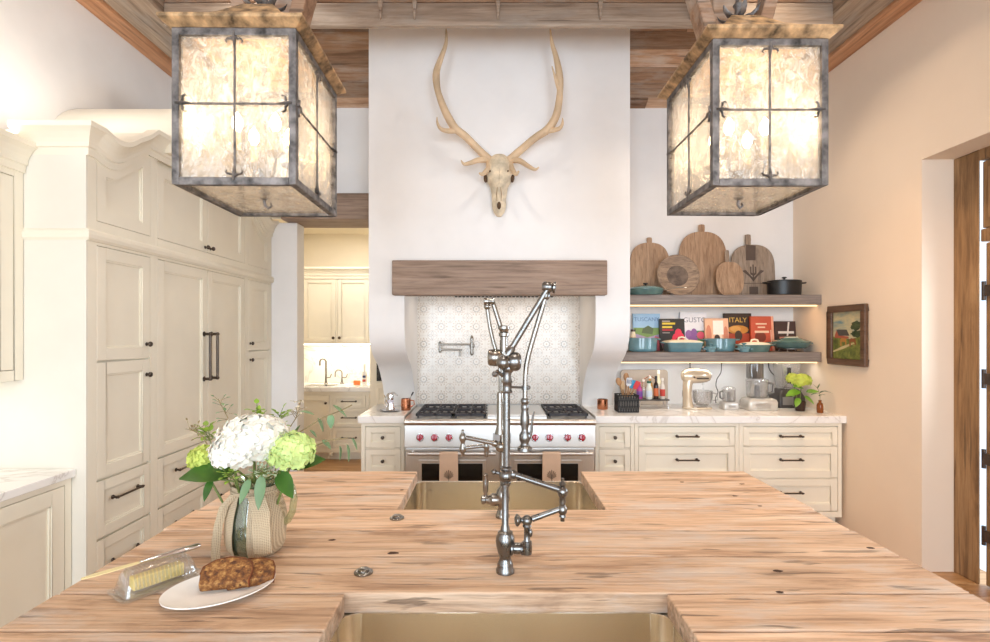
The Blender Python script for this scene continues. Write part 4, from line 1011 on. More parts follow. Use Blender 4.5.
# butter dish
BX, BY = -.873, 1.378; brz = math.atan2(.145, .105)
t = thing('butter_dish', 'ribbed glass butter dish with cover beside the plate', 'butter dish', (0, 0, 0))
def rr(hx, hy, z, r=.012, n=4):
    out = []
    for cx, cy, a0 in ((hx - r, hy - r, 0), (-hx + r, hy - r, PI / 2), (-hx + r, -hy + r, PI), (hx - r, -hy + r, 3 * PI / 2)):
        for k in range(n + 1): a = a0 + PI / 2 * k / n; out.append((cx + r * math.cos(a), cy + r * math.sin(a), z))
    return out
m = M(); m.loft([rr(.09, .044, 0), rr(.098, .05, .004), rr(.10, .052, .010), rr(.096, .048, .010), rr(.09, .042, .006)]); m.build('tray', GLASSC, t)
m = M(); m.loft([rr(.088, .042, .0085), rr(.086, .040, .02), rr(.078, .031, .052), rr(.072, .025, .060), rr(.060, .015, .063), rr(.058, .013, .0605), rr(.070, .023, .057), rr(.075, .028, .05), rr(.083, .037, .02), rr(.085, .039, .0085)])
cv = m.build('cover', GLASSC, t); m = M()
for k in range(15):
    u = -.063 + k * .009
    m = M(); m.tube([(u, -.0405, .018), (u, -.0315, .050), (u, -.026, .058), (u, -.015, .0635), (u, .015, .0635), (u, .026, .058), (u, .0315, .050), (u, .0405, .018)], .0022, 6); m.build('rib', GLASSC, cv)
m = M(); m.box(-.06, .06, -.016, .016, .0105, .042); m.build('butter_stick', plain('butter', '#f3d978', .45, Subsurface_Weight=.1), t, bev=.003)
t.location = (BX, BY, .9205); t.rotation_euler = (0, 0, brz)
kn = thing('butter_knife', 'silver handled butter knife laid across the butter dish cover', 'knife', (0, 0, 0)); p0, p1 = Vector((-.797, 1.445, .9995)), Vector((-.905, 1.36, .9895))
m = M(); d = (p1 - p0).normalized(); q = [p0 + d * s for s in (0, .006, .04, .09, .125, .14)]; m.tube(q, [.007, .011, .0115, .009, .0065, .005], 12, flat=.6); m.build('handle', SILVER, kn)
m = M(); e = p0 + d * .135; sd = Vector((-d.y, d.x, 0)); up = Vector((0, 0, 1))
for k in range(1): m.loft([[e + d * s + sd * w * a + up * b for a, b in ((-1, -.0008), (1, -.0008), (1, .0008), (-1, .0008))] for s, w in ((0, .004), (.02, .008), (.06, .0105), (.1, .010), (.125, .005))])
o = m.build('blade', plain('pale_cream', '#ead9a0', .35), kn); o['label'] = 'pale cream blade'  # blade in one pale cream colour

# ------------------------------------------------------------------ pitcher vase and bouquet
VXc, VYc = -.712, 1.60
t = thing('pitcher_vase', 'glass pitcher wrapped in burlap holding the bouquet', 'vase', (VXc, VYc, .92)); c = (VXc, VYc, .92)
outer = [(.054, 0), (.067, .006), (.077, .03), (.081, .07), (.078, .115), (.067, .155), (.058, .18), (.058, .20), (.064, .222)]
inner = [(.060, .222), (.054, .20), (.054, .18), (.063, .155), (.074, .115), (.077, .07), (.073, .03), (.06, .012), (0, .012)]
m = M(); m.lathe([(0, 0)] + outer + inner, c, n=36); m.build('glass_body', GLASSV, t)
m = M(); m.lathe([(0, .013), (.058, .014), (.071, .03), (.075, .06), (0, .06)], c, n=30); m.build('water', glass('vase_water', '#dfe8c8', .2, bodycol='#b7c48a'), t)
m = M(); m.tube([(c[0] + a, c[1], c[2] + b) for a, b in ((.058, .205), (.082, .212), (.108, .195), (.115, .16), (.110, .12), (.097, .095), (.079, .085))], [.012, .011, .0105, .0105, .0105, .011, .012], 12); m.build('handle', GLASSV, t)
def burlap():
    t = NT('burlap_cloth'); v = t.coord((1, 1, 1)); w1 = t.n('ShaderNodeTexWave'); t.set(w1, Scale=70, Distortion=1.5, Detail=2); w1.bands_direction = 'Z'; t.l(v, w1.inputs[0])
    w2 = t.n('ShaderNodeTexWave'); t.set(w2, Scale=70, Distortion=1.5, Detail=2); w2.bands_direction = 'X'; t.l(v, w2.inputs[0])
    h = t.math('MAXIMUM', w1.outputs[1], w2.outputs[1]); n = t.noise(v, 20, 4)
    a = t.mix(t.math('MULTIPLY_ADD', h, .7, .1, True), lin('#8d765c'), lin('#d8c3a2')); t.bsdf(a, .95, 0, h, .6, .003); return t.m
BUR = burlap()
def wrap(name, a0, a1, z0, z1, off=.004, wav=.004, thk=.002):
    m = M(); N = 40; Hn = 14; R = []
    def rad(z):
        pts = [(zz, rr_) for rr_, zz in outer]
        for (za, ra), (zb, rb) in zip(pts, pts[1:]):
            if za <= z <= zb: return ra + (rb - ra) * (z - za) / max(1e-6, zb - za)
        return pts[-1][1]
    for lay in (thk, 0):
        for i in range(Hn + 1):
            z = z0 + (z1 - z0) * i / Hn; row = []
            for j in range(N + 1):
                a = a0 + (a1 - a0) * j / N; r = rad(z) + off + lay + wav * (.5 + .5 * math.sin(a * 9 + z * 30))
                row.append((c[0] + r * math.cos(a), c[1] + r * math.sin(a), c[2] + z))
            R.append(row)
    vs = [p for row in R for p in row]; K = (Hn + 1) * (N + 1); fs = []
    for i in range(Hn):
        for j in range(N):
            a = i * (N + 1) + j; fs += [(a, a + 1, a + N + 2, a + N + 1), (K + a, K + a + N + 1, K + a + N + 2, K + a + 1)]
    for j in range(N): b = Hn * (N + 1) + j; fs += [(j, K + j, K + j + 1, j + 1), (b, b + 1, K + b + 1, K + b)]
    for i in range(Hn): a = i * (N + 1); b = a + N; fs += [(a, a + N + 1, K + a + N + 1, K + a), (b, K + b, K + b + N + 1, b + N + 1)]
    m.add(vs, fs, True); return m.build(name, BUR, t)
wrap('burlap_wrap', -PI / 2 + .12, PI * 1.5 - .42, .004, .205)       # open seam towards the viewer
m = M(); m.tube([(c[0] + .066 * math.cos(a), c[1] + .066 * math.sin(a), c[2] + .188) for a in [2 * PI * k / 30 for k in range(30)]], .007, 8, closed=True)
m.build('tie_band', BUR, t)
for pts, w in (([(-.04, -.055, .188), (-.066, -.066, .155), (-.080, -.07, .10), (-.084, -.075, .05), (-.080, -.085, .002)], .012), ([(.03, -.07, .19), (.055, -.095, .15), (.06, -.105, .11), (.062, -.105, .07), (.066, -.105, .035)], .024)):
    m = M(); rings = []
    for k, (a, b, z) in enumerate(pts):
        p = Vector((c[0] + a, c[1] + b, c[2] + z)); s = Vector((1, .25, 0)).normalized(); nrm = Vector((.25, -1, .0)).normalized()
        rings.append([p - s * w + nrm * .001, p + nrm * .006, p + s * w + nrm * .001, p + s * w - nrm * .0015, p + nrm * .003, p - s * w - nrm * .0015])
    m.loft(rings); m.build('burlap_tail', BUR, t)
WHT = plain('white_petal', '#ece6d8', .6, var=.04, scale=20, Subsurface_Weight=.15); GRN = plain('lime_petal', '#c9dc86', .6, var=.12, scale=25, Subsurface_Weight=.1); GRN2 = plain('yellow_green_petal', '#bcc95e', .6, var=.14, scale=25)
LFD = plain('dark_leaf', '#38601f', .35, var=.2, scale=14); LFE = plain('eucalyptus_leaf', '#6c8a5e', .5, var=.12, scale=14); LFY = plain('young_leaf', '#8fae3e', .45, var=.15, scale=14); STM = plain('green_stem', '#6b7a3c', .6); TWIG = plain('brown_twig', '#8a7a56', .7)
def hydrangea(label, c, r, n, fs, mat, stem_to, cat='flower', name='hydrangea_bloom', group=None, leaves=()):
    t = thing(name, label, cat, c, group); m = M(); rnd = random.Random(int(c[0] * 1e4) % 9973 + 3); C = Vector(c)
    R = r if isinstance(r, (tuple, list)) else (r, r, r)
    m.ell(C, tuple(q * .82 for q in R), 14, 10)
    for i in range(n):
        z = 1 - 1.62 * (i + .5) / n; a = i * 2.39996; s = math.sqrt(max(0, 1 - z * z)); nd = Vector((s * math.cos(a), s * math.sin(a), z))
        p = C + Vector((nd.x * R[0], nd.y * R[1], nd.z * R[2])) * rnd.uniform(.93, 1.06); nd = (nd + Vector((rnd.uniform(-.3, .3), rnd.uniform(-.3, .3), rnd.uniform(-.3, .3)))).normalized()
        u = nd.cross(Vector((.3, .2, 1))).normalized(); v = nd.cross(u); a0 = rnd.random() * PI; f = fs * rnd.uniform(.85, 1.15)
        for k in range(4):
            b = a0 + k * PI / 2; dd = u * math.cos(b) + v * math.sin(b); ss = u * -math.sin(b) + v * math.cos(b)
            q = [p, p + dd * f * .45 + ss * f * .46 + nd * f * .1, p + dd * f * .98 + ss * f * .22 + nd * f * .14, p + dd * f * .98 - ss * f * .22 + nd * f * .14, p + dd * f * .45 - ss * f * .46 + nd * f * .1]
            q2 = [x_ - nd * .0012 for x_ in q]; m.add(q + q2, [(0, 1, 2, 3, 4), (9, 8, 7, 6, 5), (0, 5, 6, 1), (1, 6, 7, 2), (2, 7, 8, 3), (3, 8, 9, 4), (4, 9, 5, 0)], False)
    m.build('petals', mat, t)
    m = M(); m.tube([C - Vector((0, 0, R[2] * .6)), (C + Vector(stem_to)) / 2 + Vector((0, 0, -.01)), Vector(stem_to)], .0035, 8); m.build('stem', STM, t)
    for (p, d, L, W, cu) in leaves:
        m = M(); m.leaf(p, d, L, W, curl=cu); m.build('leaf', LFD, t)
    return t
VT = lambda a, b, z: (VXc + a, VYc + b, .92 + z)
hydrangea('big white hydrangea bloom at the centre of the pitcher bouquet', P(254, 440, 1.56), (.100, .08, .070), 170, .0195, WHT, VT(-.01, .01, .03), group=None)
hydrangea('smaller white hydrangea bloom low beside the big one', P(233, 452, 1.51), (.056, .05, .052), 90, .0190, WHT, VT(-.02, -.01, .03), group=None)
hydrangea('lime green hydrangea bloom on the scullery side of the bouquet', P(291, 452, 1.55), (.066, .06, .056), 130, .0140, GRN, VT(.03, .0, .03))
hydrangea('small lime green hydrangea bloom on the pantry side of the bouquet', P(203, 459, 1.58), (.040, .038, .036), 80, .0125, GRN2, VT(-.04, .0, .03))
def sprig(name, label, base, pts, leaves, lmat, smat, rad=.002, parts='leaf'):
    t = thing(name, label, 'foliage', base); m = M(); pts = [Vector(p) for p in pts]
    m.tube([Vector(base)] + pts, rad, 6); m.build('stem', smat, t)
    for (p, d, L, W, cu) in leaves: m = M(); m.leaf(p, d, L, W, curl=cu); m.build('leaf', lmat, t)
    return t
nb = VT(0, 0, .05)
def big_leaf(label, a, b, W, Y0, Y1, cu=.25, mat=LFD, up=(0, -.5, 1)):
    A, Bp = Vector(P(a[0], a[1], Y0)), Vector(P(b[0], b[1], Y1)); t = thing('broad_leaf', label, 'leaf', nb)
    m = M(); L = (Bp - A).length; m.leaf(A, Bp - A + Vector((0, 0, cu * L)), L * 1.06, W, up=up, curl=cu); m.build('blade', mat, t)
    m = M(); m.tube([nb, VT(0, 0, .2), A, A + (Bp - A) * .1], .003, 6); m.build('stem', STM, t)
big_leaf('dark broad leaf reaching towards the butter dish side', (238, 471), (183, 481), .11, 1.55, 1.50)
big_leaf('dark broad leaf under the lime bloom pointing to the range', (286, 467), (323, 461), .085, 1.56, 1.60, .2)
big_leaf('dark leaf hanging down over the pitcher handle', (279, 471), (291, 497), .048, 1.52, 1.47, .05, up=(.2, -1, .3))
big_leaf('grey green leaf hanging down over the burlap front', (262, 474), (258, 508), .032, 1.50, 1.47, .05, LFE, up=(0, -1, .3))
big_leaf('thin grey green leaf hanging beside the burlap seam', (250, 478), (240, 503), .024, 1.50, 1.47, .05, LFE, up=(0, -1, .3))
big_leaf('narrow dark leaf drooping below the small lime bloom', (212, 478), (204, 500), .026, 1.53, 1.50, .05, up=(-.2, -1, .3))
def lv(px, py, Y, dx, dz, L, W, cu=.1, dy=0): return (P(px, py, Y), (dx, dy, dz), L, W, cu)
Y = 1.62
sprig('eucalyptus_branch', 'long eucalyptus branch reaching over towards the scullery', nb, [P(280, 455, 1.6), P(300, 432, Y), P(322, 418, Y), P(342, 410, Y), P(352, 405, Y)],
      [lv(300, 411, Y, 1, -.15, .045, .026), lv(333, 405, Y, 1, -.7, .055, .03), lv(331, 414, Y, 0, -1, .045, .024, dy=-.1), lv(318, 418, Y, .5, -1, .045, .026), lv(300, 425, Y, -.5, -.8, .045, .028), lv(310, 430, Y, .8, -.7, .03, .02)], LFE, TWIG)
sprig('eucalyptus_branch', 'low drooping eucalyptus branch past the lime bloom', nb, [P(290, 462, 1.6), P(310, 448, Y), P(330, 440, Y), P(348, 438, Y)],
      [lv(322, 440, Y, .7, -.6, .04, .036), lv(340, 446, Y, .1, -1, .045, .022), lv(347, 444, Y, .2, -1, .055, .026), lv(352, 438, Y, .5, -.9, .04, .022)], LFE, TWIG)
def spray(label, path, n, mat, smat, s=.014, name='foliage_spray'):
    t = thing(name, label, 'foliage', nb); m = M(); pts = [Vector(p) for p in path]; m.tube([Vector(nb)] + pts, .0016, 6); rnd = random.Random(n + len(label))
    tips = []
    for i in range(n):
        k = rnd.uniform(.9, len(pts) - 1.001); a = pts[int(k)].lerp(pts[int(k) + 1], k % 1); d = Vector((rnd.uniform(-1, 1), rnd.uniform(-1, 1), rnd.uniform(-.2, 1))).normalized()
        e = a + d * rnd.uniform(.012, .03); m.tube([a, e], .0009, 5); tips.append((e, d))
    m.build('stem', smat, t); m = M()
    for e, d in tips: m.leaf(e, d, s, s * .8, curl=.2)
    m.build('leaflets', mat, t)['kind'] = 'stuff'
spray('airy lime sprig rising highest behind the big white bloom', [P(255, 450, 1.66), P(257, 425, 1.68), P(257, 405, 1.7)], 22, LFY, STM, .02)
spray('lime leafy sprig rising behind the small lime bloom', [P(215, 455, 1.64), P(210, 440, 1.66), P(204, 430, 1.68)], 22, LFY, STM, .022)
spray('brown berried twig reaching up towards the refrigerator', [P(225, 440, 1.66), P(228, 418, 1.7), P(218, 399, 1.72)], 14, LFE, TWIG, .012)
spray('brown berried twig reaching out over the pantry drawer', [P(212, 452, 1.62), P(202, 436, 1.64), P(189, 428, 1.64)], 14, TWIG, TWIG, .009)
spray('thin twig of tiny buds rising beside the lime bloom', [P(285, 435, 1.66), P(296, 418, 1.7), P(301, 400, 1.72)], 20, plain('pale_bud', '#c9bfa8', .7), TWIG, .010)
spray('green filler sprig tucked beside the big white bloom', [P(270, 445, 1.62), P(276, 428, 1.64), P(280, 415, 1.66)], 22, LFY, STM, .018)
spray('silver dusty sprig under the blooms at the pitcher mouth', [P(250, 478, 1.53), P(258, 474, 1.50), P(272, 473, 1.49)], 40, plain('dusty_leaf', '#a9b79a', .7), STM, .010)
spray('lime sprig hanging under the small white bloom', [P(232, 476, 1.51), P(229, 475, 1.49), P(231, 479, 1.48)], 20, LFY, STM, .014)
# ================================================================== shelves' contents
ZU, ZL = 1.92, 1.422
def board(label, px0, px1, pt, ph, Y, mat, z0=ZU, lean=.035, thick=.02, shape='round', hw=None, hcx=None, name='bread_board', hmat=None, neck=None, top_frac=.45):
    x0, x1 = X_(px0, Y), X_(px1, Y); H = (Z_(pt, Y) - z0); cx = (x0 + x1) / 2; w = (x1 - x0) / 2; hx = X_(hcx, Y) if hcx else cx; hh = Z_(ph, Y) - z0
    t = thing(name, label, 'bread board', (cx, Y, z0)); pts = []
    if shape == 'oval':
        for k in range(33):
            a = -PI / 2 + PI * k / 32 * 2; pts.append((cx + w * math.copysign(abs(math.cos(a)) ** .8, math.cos(a)), H / 2 + H / 2 * math.copysign(abs(math.sin(a)) ** .8, math.sin(a))))
        pts = pts[:-1]
    else:
        r = w * .16; pts += [(x0 + r, 0), (x1 - r, 0), (x1 - r * .3, r * .3), (x1, r)]
        e = 2.6
        for k in range(0, 25):
            a = PI * k / 24; cs, sn = math.cos(a), math.sin(a)
            pts.append((cx + w * math.copysign(abs(cs) ** (2 / e), cs), H * (1 - top_frac) + H * top_frac * abs(sn) ** (2 / e)))
        pts += [(x0, r), (x0 + r * .3, r * .3)]
    def f(u, v, d): return (u, Y + lean * v / max(hh, .1) - d, z0 + .001 + v)
    m = M(); m.prism(pts, f, 0, thick); m.build('board', mat, t, bev=.003)
    hw = hw or w * .13; m = M(); m.prism([(hx - hw * .85, H - .02), (hx + hw * .85, H - .02), (hx + hw, (H + hh) / 2), (hx + hw * .9, hh - .004), (hx, hh), (hx - hw * .9, hh - .004), (hx - hw, (H + hh) / 2)], f, .001, thick - .001); m.build('handle', hmat or mat, t, bev=.003)
    return t, f, thick, cx, w, H
board('broad brown bread board closest to the hood', 630, 670, 242.5, 237, 4.90, W_BRD, hcx=650)
board('tallest brown bread board with square handle', 679, 727, 231.5, 224, 4.90, W_BRD, hcx=702.5)
t, f, th, cx, w, H = board('grey bread board with dark stamped motif near the corner', 731, 774.8, 244.5, 234, 4.90, W_BRDG, hcx=749, hmat=W_BRDG)
STAMP = plain('dark_stamp', '#62534a', .9); m = M()
def sp(pts): m.prism([(cx + a * w, H * b) for a, b in pts], f, th, th + .0012)
sp([(-.32, .70), (.12, .70), (.15, .98), (-.30, 1.0)]); sp([(-.2, .06), (.2, .06), (.2, .2), (-.2, .2)])
for s in (-1, 1): sp([(0, .36), (s * .35, .52), (s * .5, .5), (s * .2, .4), (0, .3)]); sp([(s * .08, .58), (s * .14, .58), (s * .14, .44), (0, .40), (0, .44), (s * .08, .47)])
sp([(-.03, .3), (.03, .3), (.03, .62), (-.03, .62)]); sp([(-.5, .26), (.5, .26), (.5, .27), (-.5, .27)]); m.build('stamped_motif', STAMP, t)
board('small pale bread board with notched handle leaning in front', 716, 744, 261.5, 249.5, 4.80, W_BRD, shape='oval', hcx=728.5, hw=.02, lean=.05, hmat=W_BRDG)
# round dough bowl
Yb = 4.76; x = X_(678.5, Yb); R = X_(700, Yb) - x; t = thing('dough_bowl', 'round old wooden dough bowl propped on the upper shelf', 'bowl', (x, Yb, ZU))
m = M(); d = Vector((.02, -1, .22)).normalized(); cc = (x, Yb + .02, ZU + R * .985)
m.lathe([(0, -.03), (R * .5, -.022), (R * .92, .0), (R, .02), (R * .97, .024), (R * .86, .012), (R * .45, -.006), (0, -.01)], cc, d, 40); m.build('bowl_body', W_BOWL, t)
m = M(); m.lathe([(0, -.008), (R * .5, -.004), (R * .5, -.0035), (0, -.0075)], cc, d, 30); m.build('dark_centre', plain('dark_bowl_wood', '#77665a', .85, var=.3, scale=14), t)  # darker disc set in the middle of the bowl

def pot(label, px0, px1, ptop, pbase, Y, z0, mat, lidmat=None, lid=True, handles=True, sy=.8, cat='pot', name='dutch_oven', flare=.04, lidh=.03, knobm=None, hpx=7):
    x0, x1 = X_(px0, Y), X_(px1, Y); cx, w = (x0 + x1) / 2, (x1 - x0) / 2; h = (pbase - ptop) * Y / F; t = thing(name, label, cat, (cx, Y, z0)); p = (cx, Y, z0)
    m = M(); q = 1 - flare
    m.lathe([(0, .002), (w * q * .9, .002), (w * q, .012), (w * (q + .01), .03), (w, h), (w * .975, h + .002), (w * .95, h - .004), (w * q * .95, .015), (0, .012)], p, n=36, sy=sy); m.build('pot_body', mat, t)
    if handles:
        for s in (-1, 1):
            hp = hpx * Y / F; m = M(); m.tube([(cx + s * (w - .006), Y - .028, z0 + h - .012), (cx + s * (w + hp * .75), Y - .024, z0 + h - .008), (cx + s * (w + hp), Y, z0 + h - .007), (cx + s * (w + hp * .75), Y + .024, z0 + h - .008), (cx + s * (w - .006), Y + .028, z0 + h - .012)], .0065, 8); m.build('handle', mat, t)
    if lid:
        m = M(); m.lathe([(w * 1.0, h + .003), (w * 1.0, h + .008), (w * .93, h + .013), (w * .55, h + lidh * .85), (w * .2, h + lidh), (0, h + lidh)], p, n=36, sy=sy); l = m.build('lid', lidmat or mat, t)
        m = M(); m.lathe([(.010, h + lidh - .002), (.008, h + lidh + .010), (.020, h + lidh + .016), (.021, h + lidh + .022), (.012, h + lidh + .026), (0, h + lidh + .026)], p, n=16); m.build('knob', knobm or BLACK, l)
    else:
        m = M(); m.lathe([(w * .955, h - .004), (w * .93, h * .6), (w * .9, .02), (0, .016)], p, n=30, sy=sy); m.build('pot_interior', CERAM, t)
    return t
pot('black cast iron pot with lid in the corner of the upper shelf', 768, 800.5, 279.5, 293.5, 4.70, ZU, BLACK, lidh=.02, hpx=5)
# teal skillet with lid and steel handle
Y = 4.66; x0, x1 = X_(628, Y), X_(663, Y); cx, w = (x0 + x1) / 2, (x1 - x0) / 2; t = thing('skillet', 'teal lidded skillet with steel handle beside the hood', 'pan', (cx, Y, ZU)); p = (cx, Y, ZU)
m = M(); m.lathe([(0, .002), (w * .86, .002), (w * .95, .02), (w, .05), (w * .97, .05), (0, .045)], p, n=36); m.build('pan_body', TEALD, t)
m = M(); m.lathe([(w, .051), (w, .057), (w * .9, .07), (w * .5, .086), (0, .089)], p, n=36); l = m.build('lid', TEALD, t); m = M(); m.lathe([(.010, .087), (.008, .098), (.022, .105), (.022, .112), (0, .115)], p, n=16); m.build('knob', BLACK, l)
m = M(); m.tube([(cx + w - .01, Y, ZU + .045), (cx + w + .04, Y - .01, ZU + .058), (cx + w + .12, Y - .03, ZU + .072), (cx + w + .19, Y - .05, ZU + .068)], [.008, .007, .008, .009], 10, flat=.55); m.build('handle', STEEL, t)
# lower shelf cookware
pot('tall teal enamel casserole at the hood end of the lower shelf', 628, 657, 338.5, 352, 4.69, ZL, TEAL, CERAM, False, True, hpx=3, name='casserole', sy=.75)
pot('round teal enamel casserole standing between the GUSTO and ITALY books', 706, 735, 339, 351.8, 4.74, ZL, TEAL, CERAM, False, True, hpx=4, name='casserole', sy=.75)
def baker(label, px0, px1, pt, pb, Y, mat, ov=False, dep=.11):
    x0, x1 = X_(px0, Y), X_(px1, Y); cx, w = (x0 + x1) / 2, (x1 - x0) / 2; h = (pb - pt) * Y / F; t = thing('baking_dish', label, 'baking dish', (cx, Y, ZL))
    def rg2(q, z):
        if ov: return [(cx + w * q * math.cos(2 * PI * k / 24), Y + dep * q * math.sin(2 * PI * k / 24), ZL + z) for k in range(24)]
        return [(a + cx, b + Y, ZL + z) for a, b, _ in rr(w * q, dep * q, 0, .025, 5)]
    m = M(); m.loft([rg2(.82, .001), rg2(.86, .006), rg2(.97, h), rg2(1.0, h + .004), rg2(.97, h + .008), rg2(.9, h + .004)]); m.build('dish_body', mat, t)
    for s in (-1, 1): m = M(); m.tube([(cx + s * (w - .012), Y - .035, ZL + h + .002), (cx + s * (w + .02), Y - .02, ZL + h + .008), (cx + s * (w + .02), Y + .02, ZL + h + .008), (cx + s * (w - .012), Y + .035, ZL + h + .002)], .007, 8); m.build('handle', mat, t)
    m = M(); z = h + .007; m.loft([rg2(.96, z), rg2(.96, z + .006), rg2(.82, z + .016), rg2(.5, z + .024), rg2(.1, z + .027)]); l = m.build('lid', CERAM, t); l['label'] = 'cream glazed lid'
    m = M(); m.tube([(cx - .032, Y, ZL + z + .022), (cx - .026, Y, ZL + z + .042), (cx, Y, ZL + z + .048), (cx + .026, Y, ZL + z + .042), (cx + .032, Y, ZL + z + .022)], .008, 10); m.build('lid_handle', CERAM, l)
baker('rectangular teal baking dish with cream lid in front of the black cookbook', 663.5, 700, 343.5, 352, 4.66, TEAL)
baker('oval dark teal gratin dish with cream lid in front of the ITALY and red books', 738, 771, 346, 352.3, 4.62, TEALD, True, .08)
for px, lab, mt in ((710.5, 'tiny teal lidded cocotte in front of the round casserole', TEAL), (744, 'tiny teal lidded cocotte in front of the gratin dish', TEAL)):
    pot(lab, px - 6, px + 6, 348.2, 352.4, 4.58, ZL, mt, None, True, True, 1, 'pot', 'cocotte', .2, .018, mt, 2)
# braiser on a trivet
Y = 4.70; x0, x1 = X_(773, Y), X_(810, Y); cx, w = (x0 + x1) / 2, (x1 - x0) / 2; t = thing('braiser', 'wide dark teal braiser raised on a wire trivet in the corner', 'pan', (cx, Y, ZL + .03)); z0 = ZL + .03; p = (cx, Y, z0)
m = M(); m.lathe([(0, 0), (w * .72, 0), (w * .9, .02), (w, .052), (w * .97, .055), (0, .05)], p, n=40, sy=.8); m.build('pan_body', TEALD, t)
for s in (-1, 1): m = M(); m.tube([(cx + s * (w - .01), Y - .035, z0 + .046), (cx + s * (w + .05), Y - .022, z0 + .05), (cx + s * (w + .05), Y + .022, z0 + .05), (cx + s * (w - .01), Y + .035, z0 + .046)], .0065, 8); m.build('handle', TEALD, t)
m = M(); m.lathe([(w * .99, .056), (w * .98, .062), (w * .8, .074), (w * .55, .086), (w * .5, .092), (0, .094)], p, n=40, sy=.8); l = m.build('lid', TEALD, t)
m = M(); m.lathe([(w * .35, .092), (w * .38, .10), (w * .30, .104), (0, .104)], p, n=30, sy=.8); o = m.build('lid_knob', CERAM, l)
t = thing('trivet', 'small wire trivet under the wide braiser', 'trivet', (cx, Y, ZL)); m = M(); m.tube([(cx + .10 * math.cos(2 * PI * k / 24), Y + .09 * math.sin(2 * PI * k / 24), ZL + .025) for k in range(24)], .004, 8, closed=True); m.build('ring', STEEL, t)
for k in range(4): a = PI / 4 + k * PI / 2; m = M(); m.tube([(cx + .1 * math.cos(a), Y + .09 * math.sin(a), ZL + .025), (cx + .11 * math.cos(a), Y + .10 * math.sin(a), ZL + .004)], .004, 8); m.build('leg', STEEL, t)
# jar by the hood and wine glass in front of the pale book
Y = 4.825; t = thing('spice_jar', 'small jar with cream label beside the hood on the lower shelf', 'jar', P(633, 351, Y)); x = X_(633.2, Y); m = M(); m.lathe([(0, .002), (.022, .002), (.024, .01), (.024, .15), (.018, .17), (.018, .18), (0, .18)], (x, Y, ZL), n=18); m.build('jar_body', plain('cream_jar', '#e6dcc4', .3), t)
m = M(); m.lathe([(.021, .18), (.021, .20), (0, .201)], (x, Y, ZL), n=18); m.build('lid', DARKM, t); m = M(); m.lathe([(.0245, .10), (.0245, .125)], (x, Y, ZL), n=18); m.build('jar_label', plain('dark_label', '#54382c', .6), t)
# cookbooks
def text(s, f, cx, v, size, mat, parent, ry=0):
    cu = bpy.data.curves.new('title_lettering', 'FONT'); cu.body = s; cu.size = size; cu.align_x = 'CENTER'; cu.extrude = .0006; o = bpy.data.objects.new('title_lettering', cu); COL.objects.link(o)
    bpy.context.view_layer.update(); me = bpy.data.meshes.new_from_object(o.evaluated_get(bpy.context.evaluated_depsgraph_get())); bpy.data.objects.remove(o); me.materials.clear(); me.materials.append(mat)
    o = bpy.data.objects.new('title_lettering', me); COL.objects.link(o); o.parent = parent; off = Vector(parent.location)
    p = Vector(f(cx, v, .0012)); e = Vector(f(cx, v + .1, .0012)) - p; o.location = p - off; o.rotation_euler = (math.atan2(e.z, e.y), 0, 0); return o
def book(label, px0, px1, pt, Y, cover, deco, txt=None, page='#efe8d8', spine=None):
    x0, x1 = X_(px0, Y), X_(px1, Y); H = Z_(pt, Y) - ZL; cx = (x0 + x1) / 2; t = thing('cookbook', label, 'book', (cx, Y, ZL), 'cookbooks on the lower shelf'); th = .026; lean = .10
    def f(u, v, d): return (u, Y + lean * v / max(.2, H) * H - d * .99, ZL + .003 + v)
    m = M(); m.prism(rect(x0 + .003, x1 - .003, .003, H - .003), f, -th + .003, -.003); m.build('pages', plain('book_pages', page, .8), t)
    m = M(); m.prism(rect(x0, x1, 0, H), f, -.003, 0); m.prism(rect(x0, x1, 0, H), f, -th, -th + .003); m.prism(rect(x0, x0 + .003, 0, H), f, -th + .003, -.003); m.build('cover', cover, t)
    if deco:
        mats, shapes = deco; m = M()
        for i, (pts, mi) in enumerate(shapes): m.prism([(x0 + (x1 - x0) * a, H * b) for a, b in pts], f, 0, .0006 + .00012 * i, mi)
        m.build('cover_picture', mats, t)
    for (s, a, v, size, mat) in txt or (): text(s, f, x0 + (x1 - x0) * a, H * v, size, mat, t)
    return t
PL = lambda h: plain('ink_' + h, '#' + h, .5, var=.05)
def R_(a, b, c, d): return [(a, c), (b, c), (b, d), (a, d)]
def bl(cx, cy, rx, ry, n=12): return [(cx + rx * math.cos(2 * PI * k / n), cy + ry * math.sin(2 * PI * k / n)) for k in range(n)]
YBk = 4.885
book('blue landscape cookbook nearest the hood', 634, 661, 314, YBk, PL('9cc4e6'), ([PL('7fa05a'), PL('b7a6c8'), PL('5a6c48'), PL('d4707f'), PL('c9dff0')], [(R_(0, 1, .0, .62), 0), ([(0, .0), (1, 0), (1, .45), (.5, .36), (0, .48)], 1), ([(.3, .48), (.7, .44), (.75, .6), (.55, .68), (.35, .6)], 2), ([(.55, 0), (1, 0), (1, .34), (.8, .4)], 3)]),
     [('TUSCANY', .5, .80, .052, PL('5f86b8'))])
book('black cookbook with red peppers on the cover', 660.5, 685.5, 319, 4.835, PL('22201f'), ([PL('d8c23a'), PL('a02a35'), PL('d9304f'), PL('b8b0a8')], [(R_(.1, .42, .91, .94), 3), (R_(.1, .62, .82, .88), 0), (R_(.1, .5, .71, .77), 0), (R_(.1, .55, .62, .68), 1), (R_(.1, .4, .55, .57), 3), (bl(.74, .55, .14, .14), 2), (bl(.62, .38, .13, .16), 2), (bl(.85, .38, .13, .18), 2), (bl(.52, .22, .14, .16), 2), (bl(.75, .22, .2, .2), 1)]))
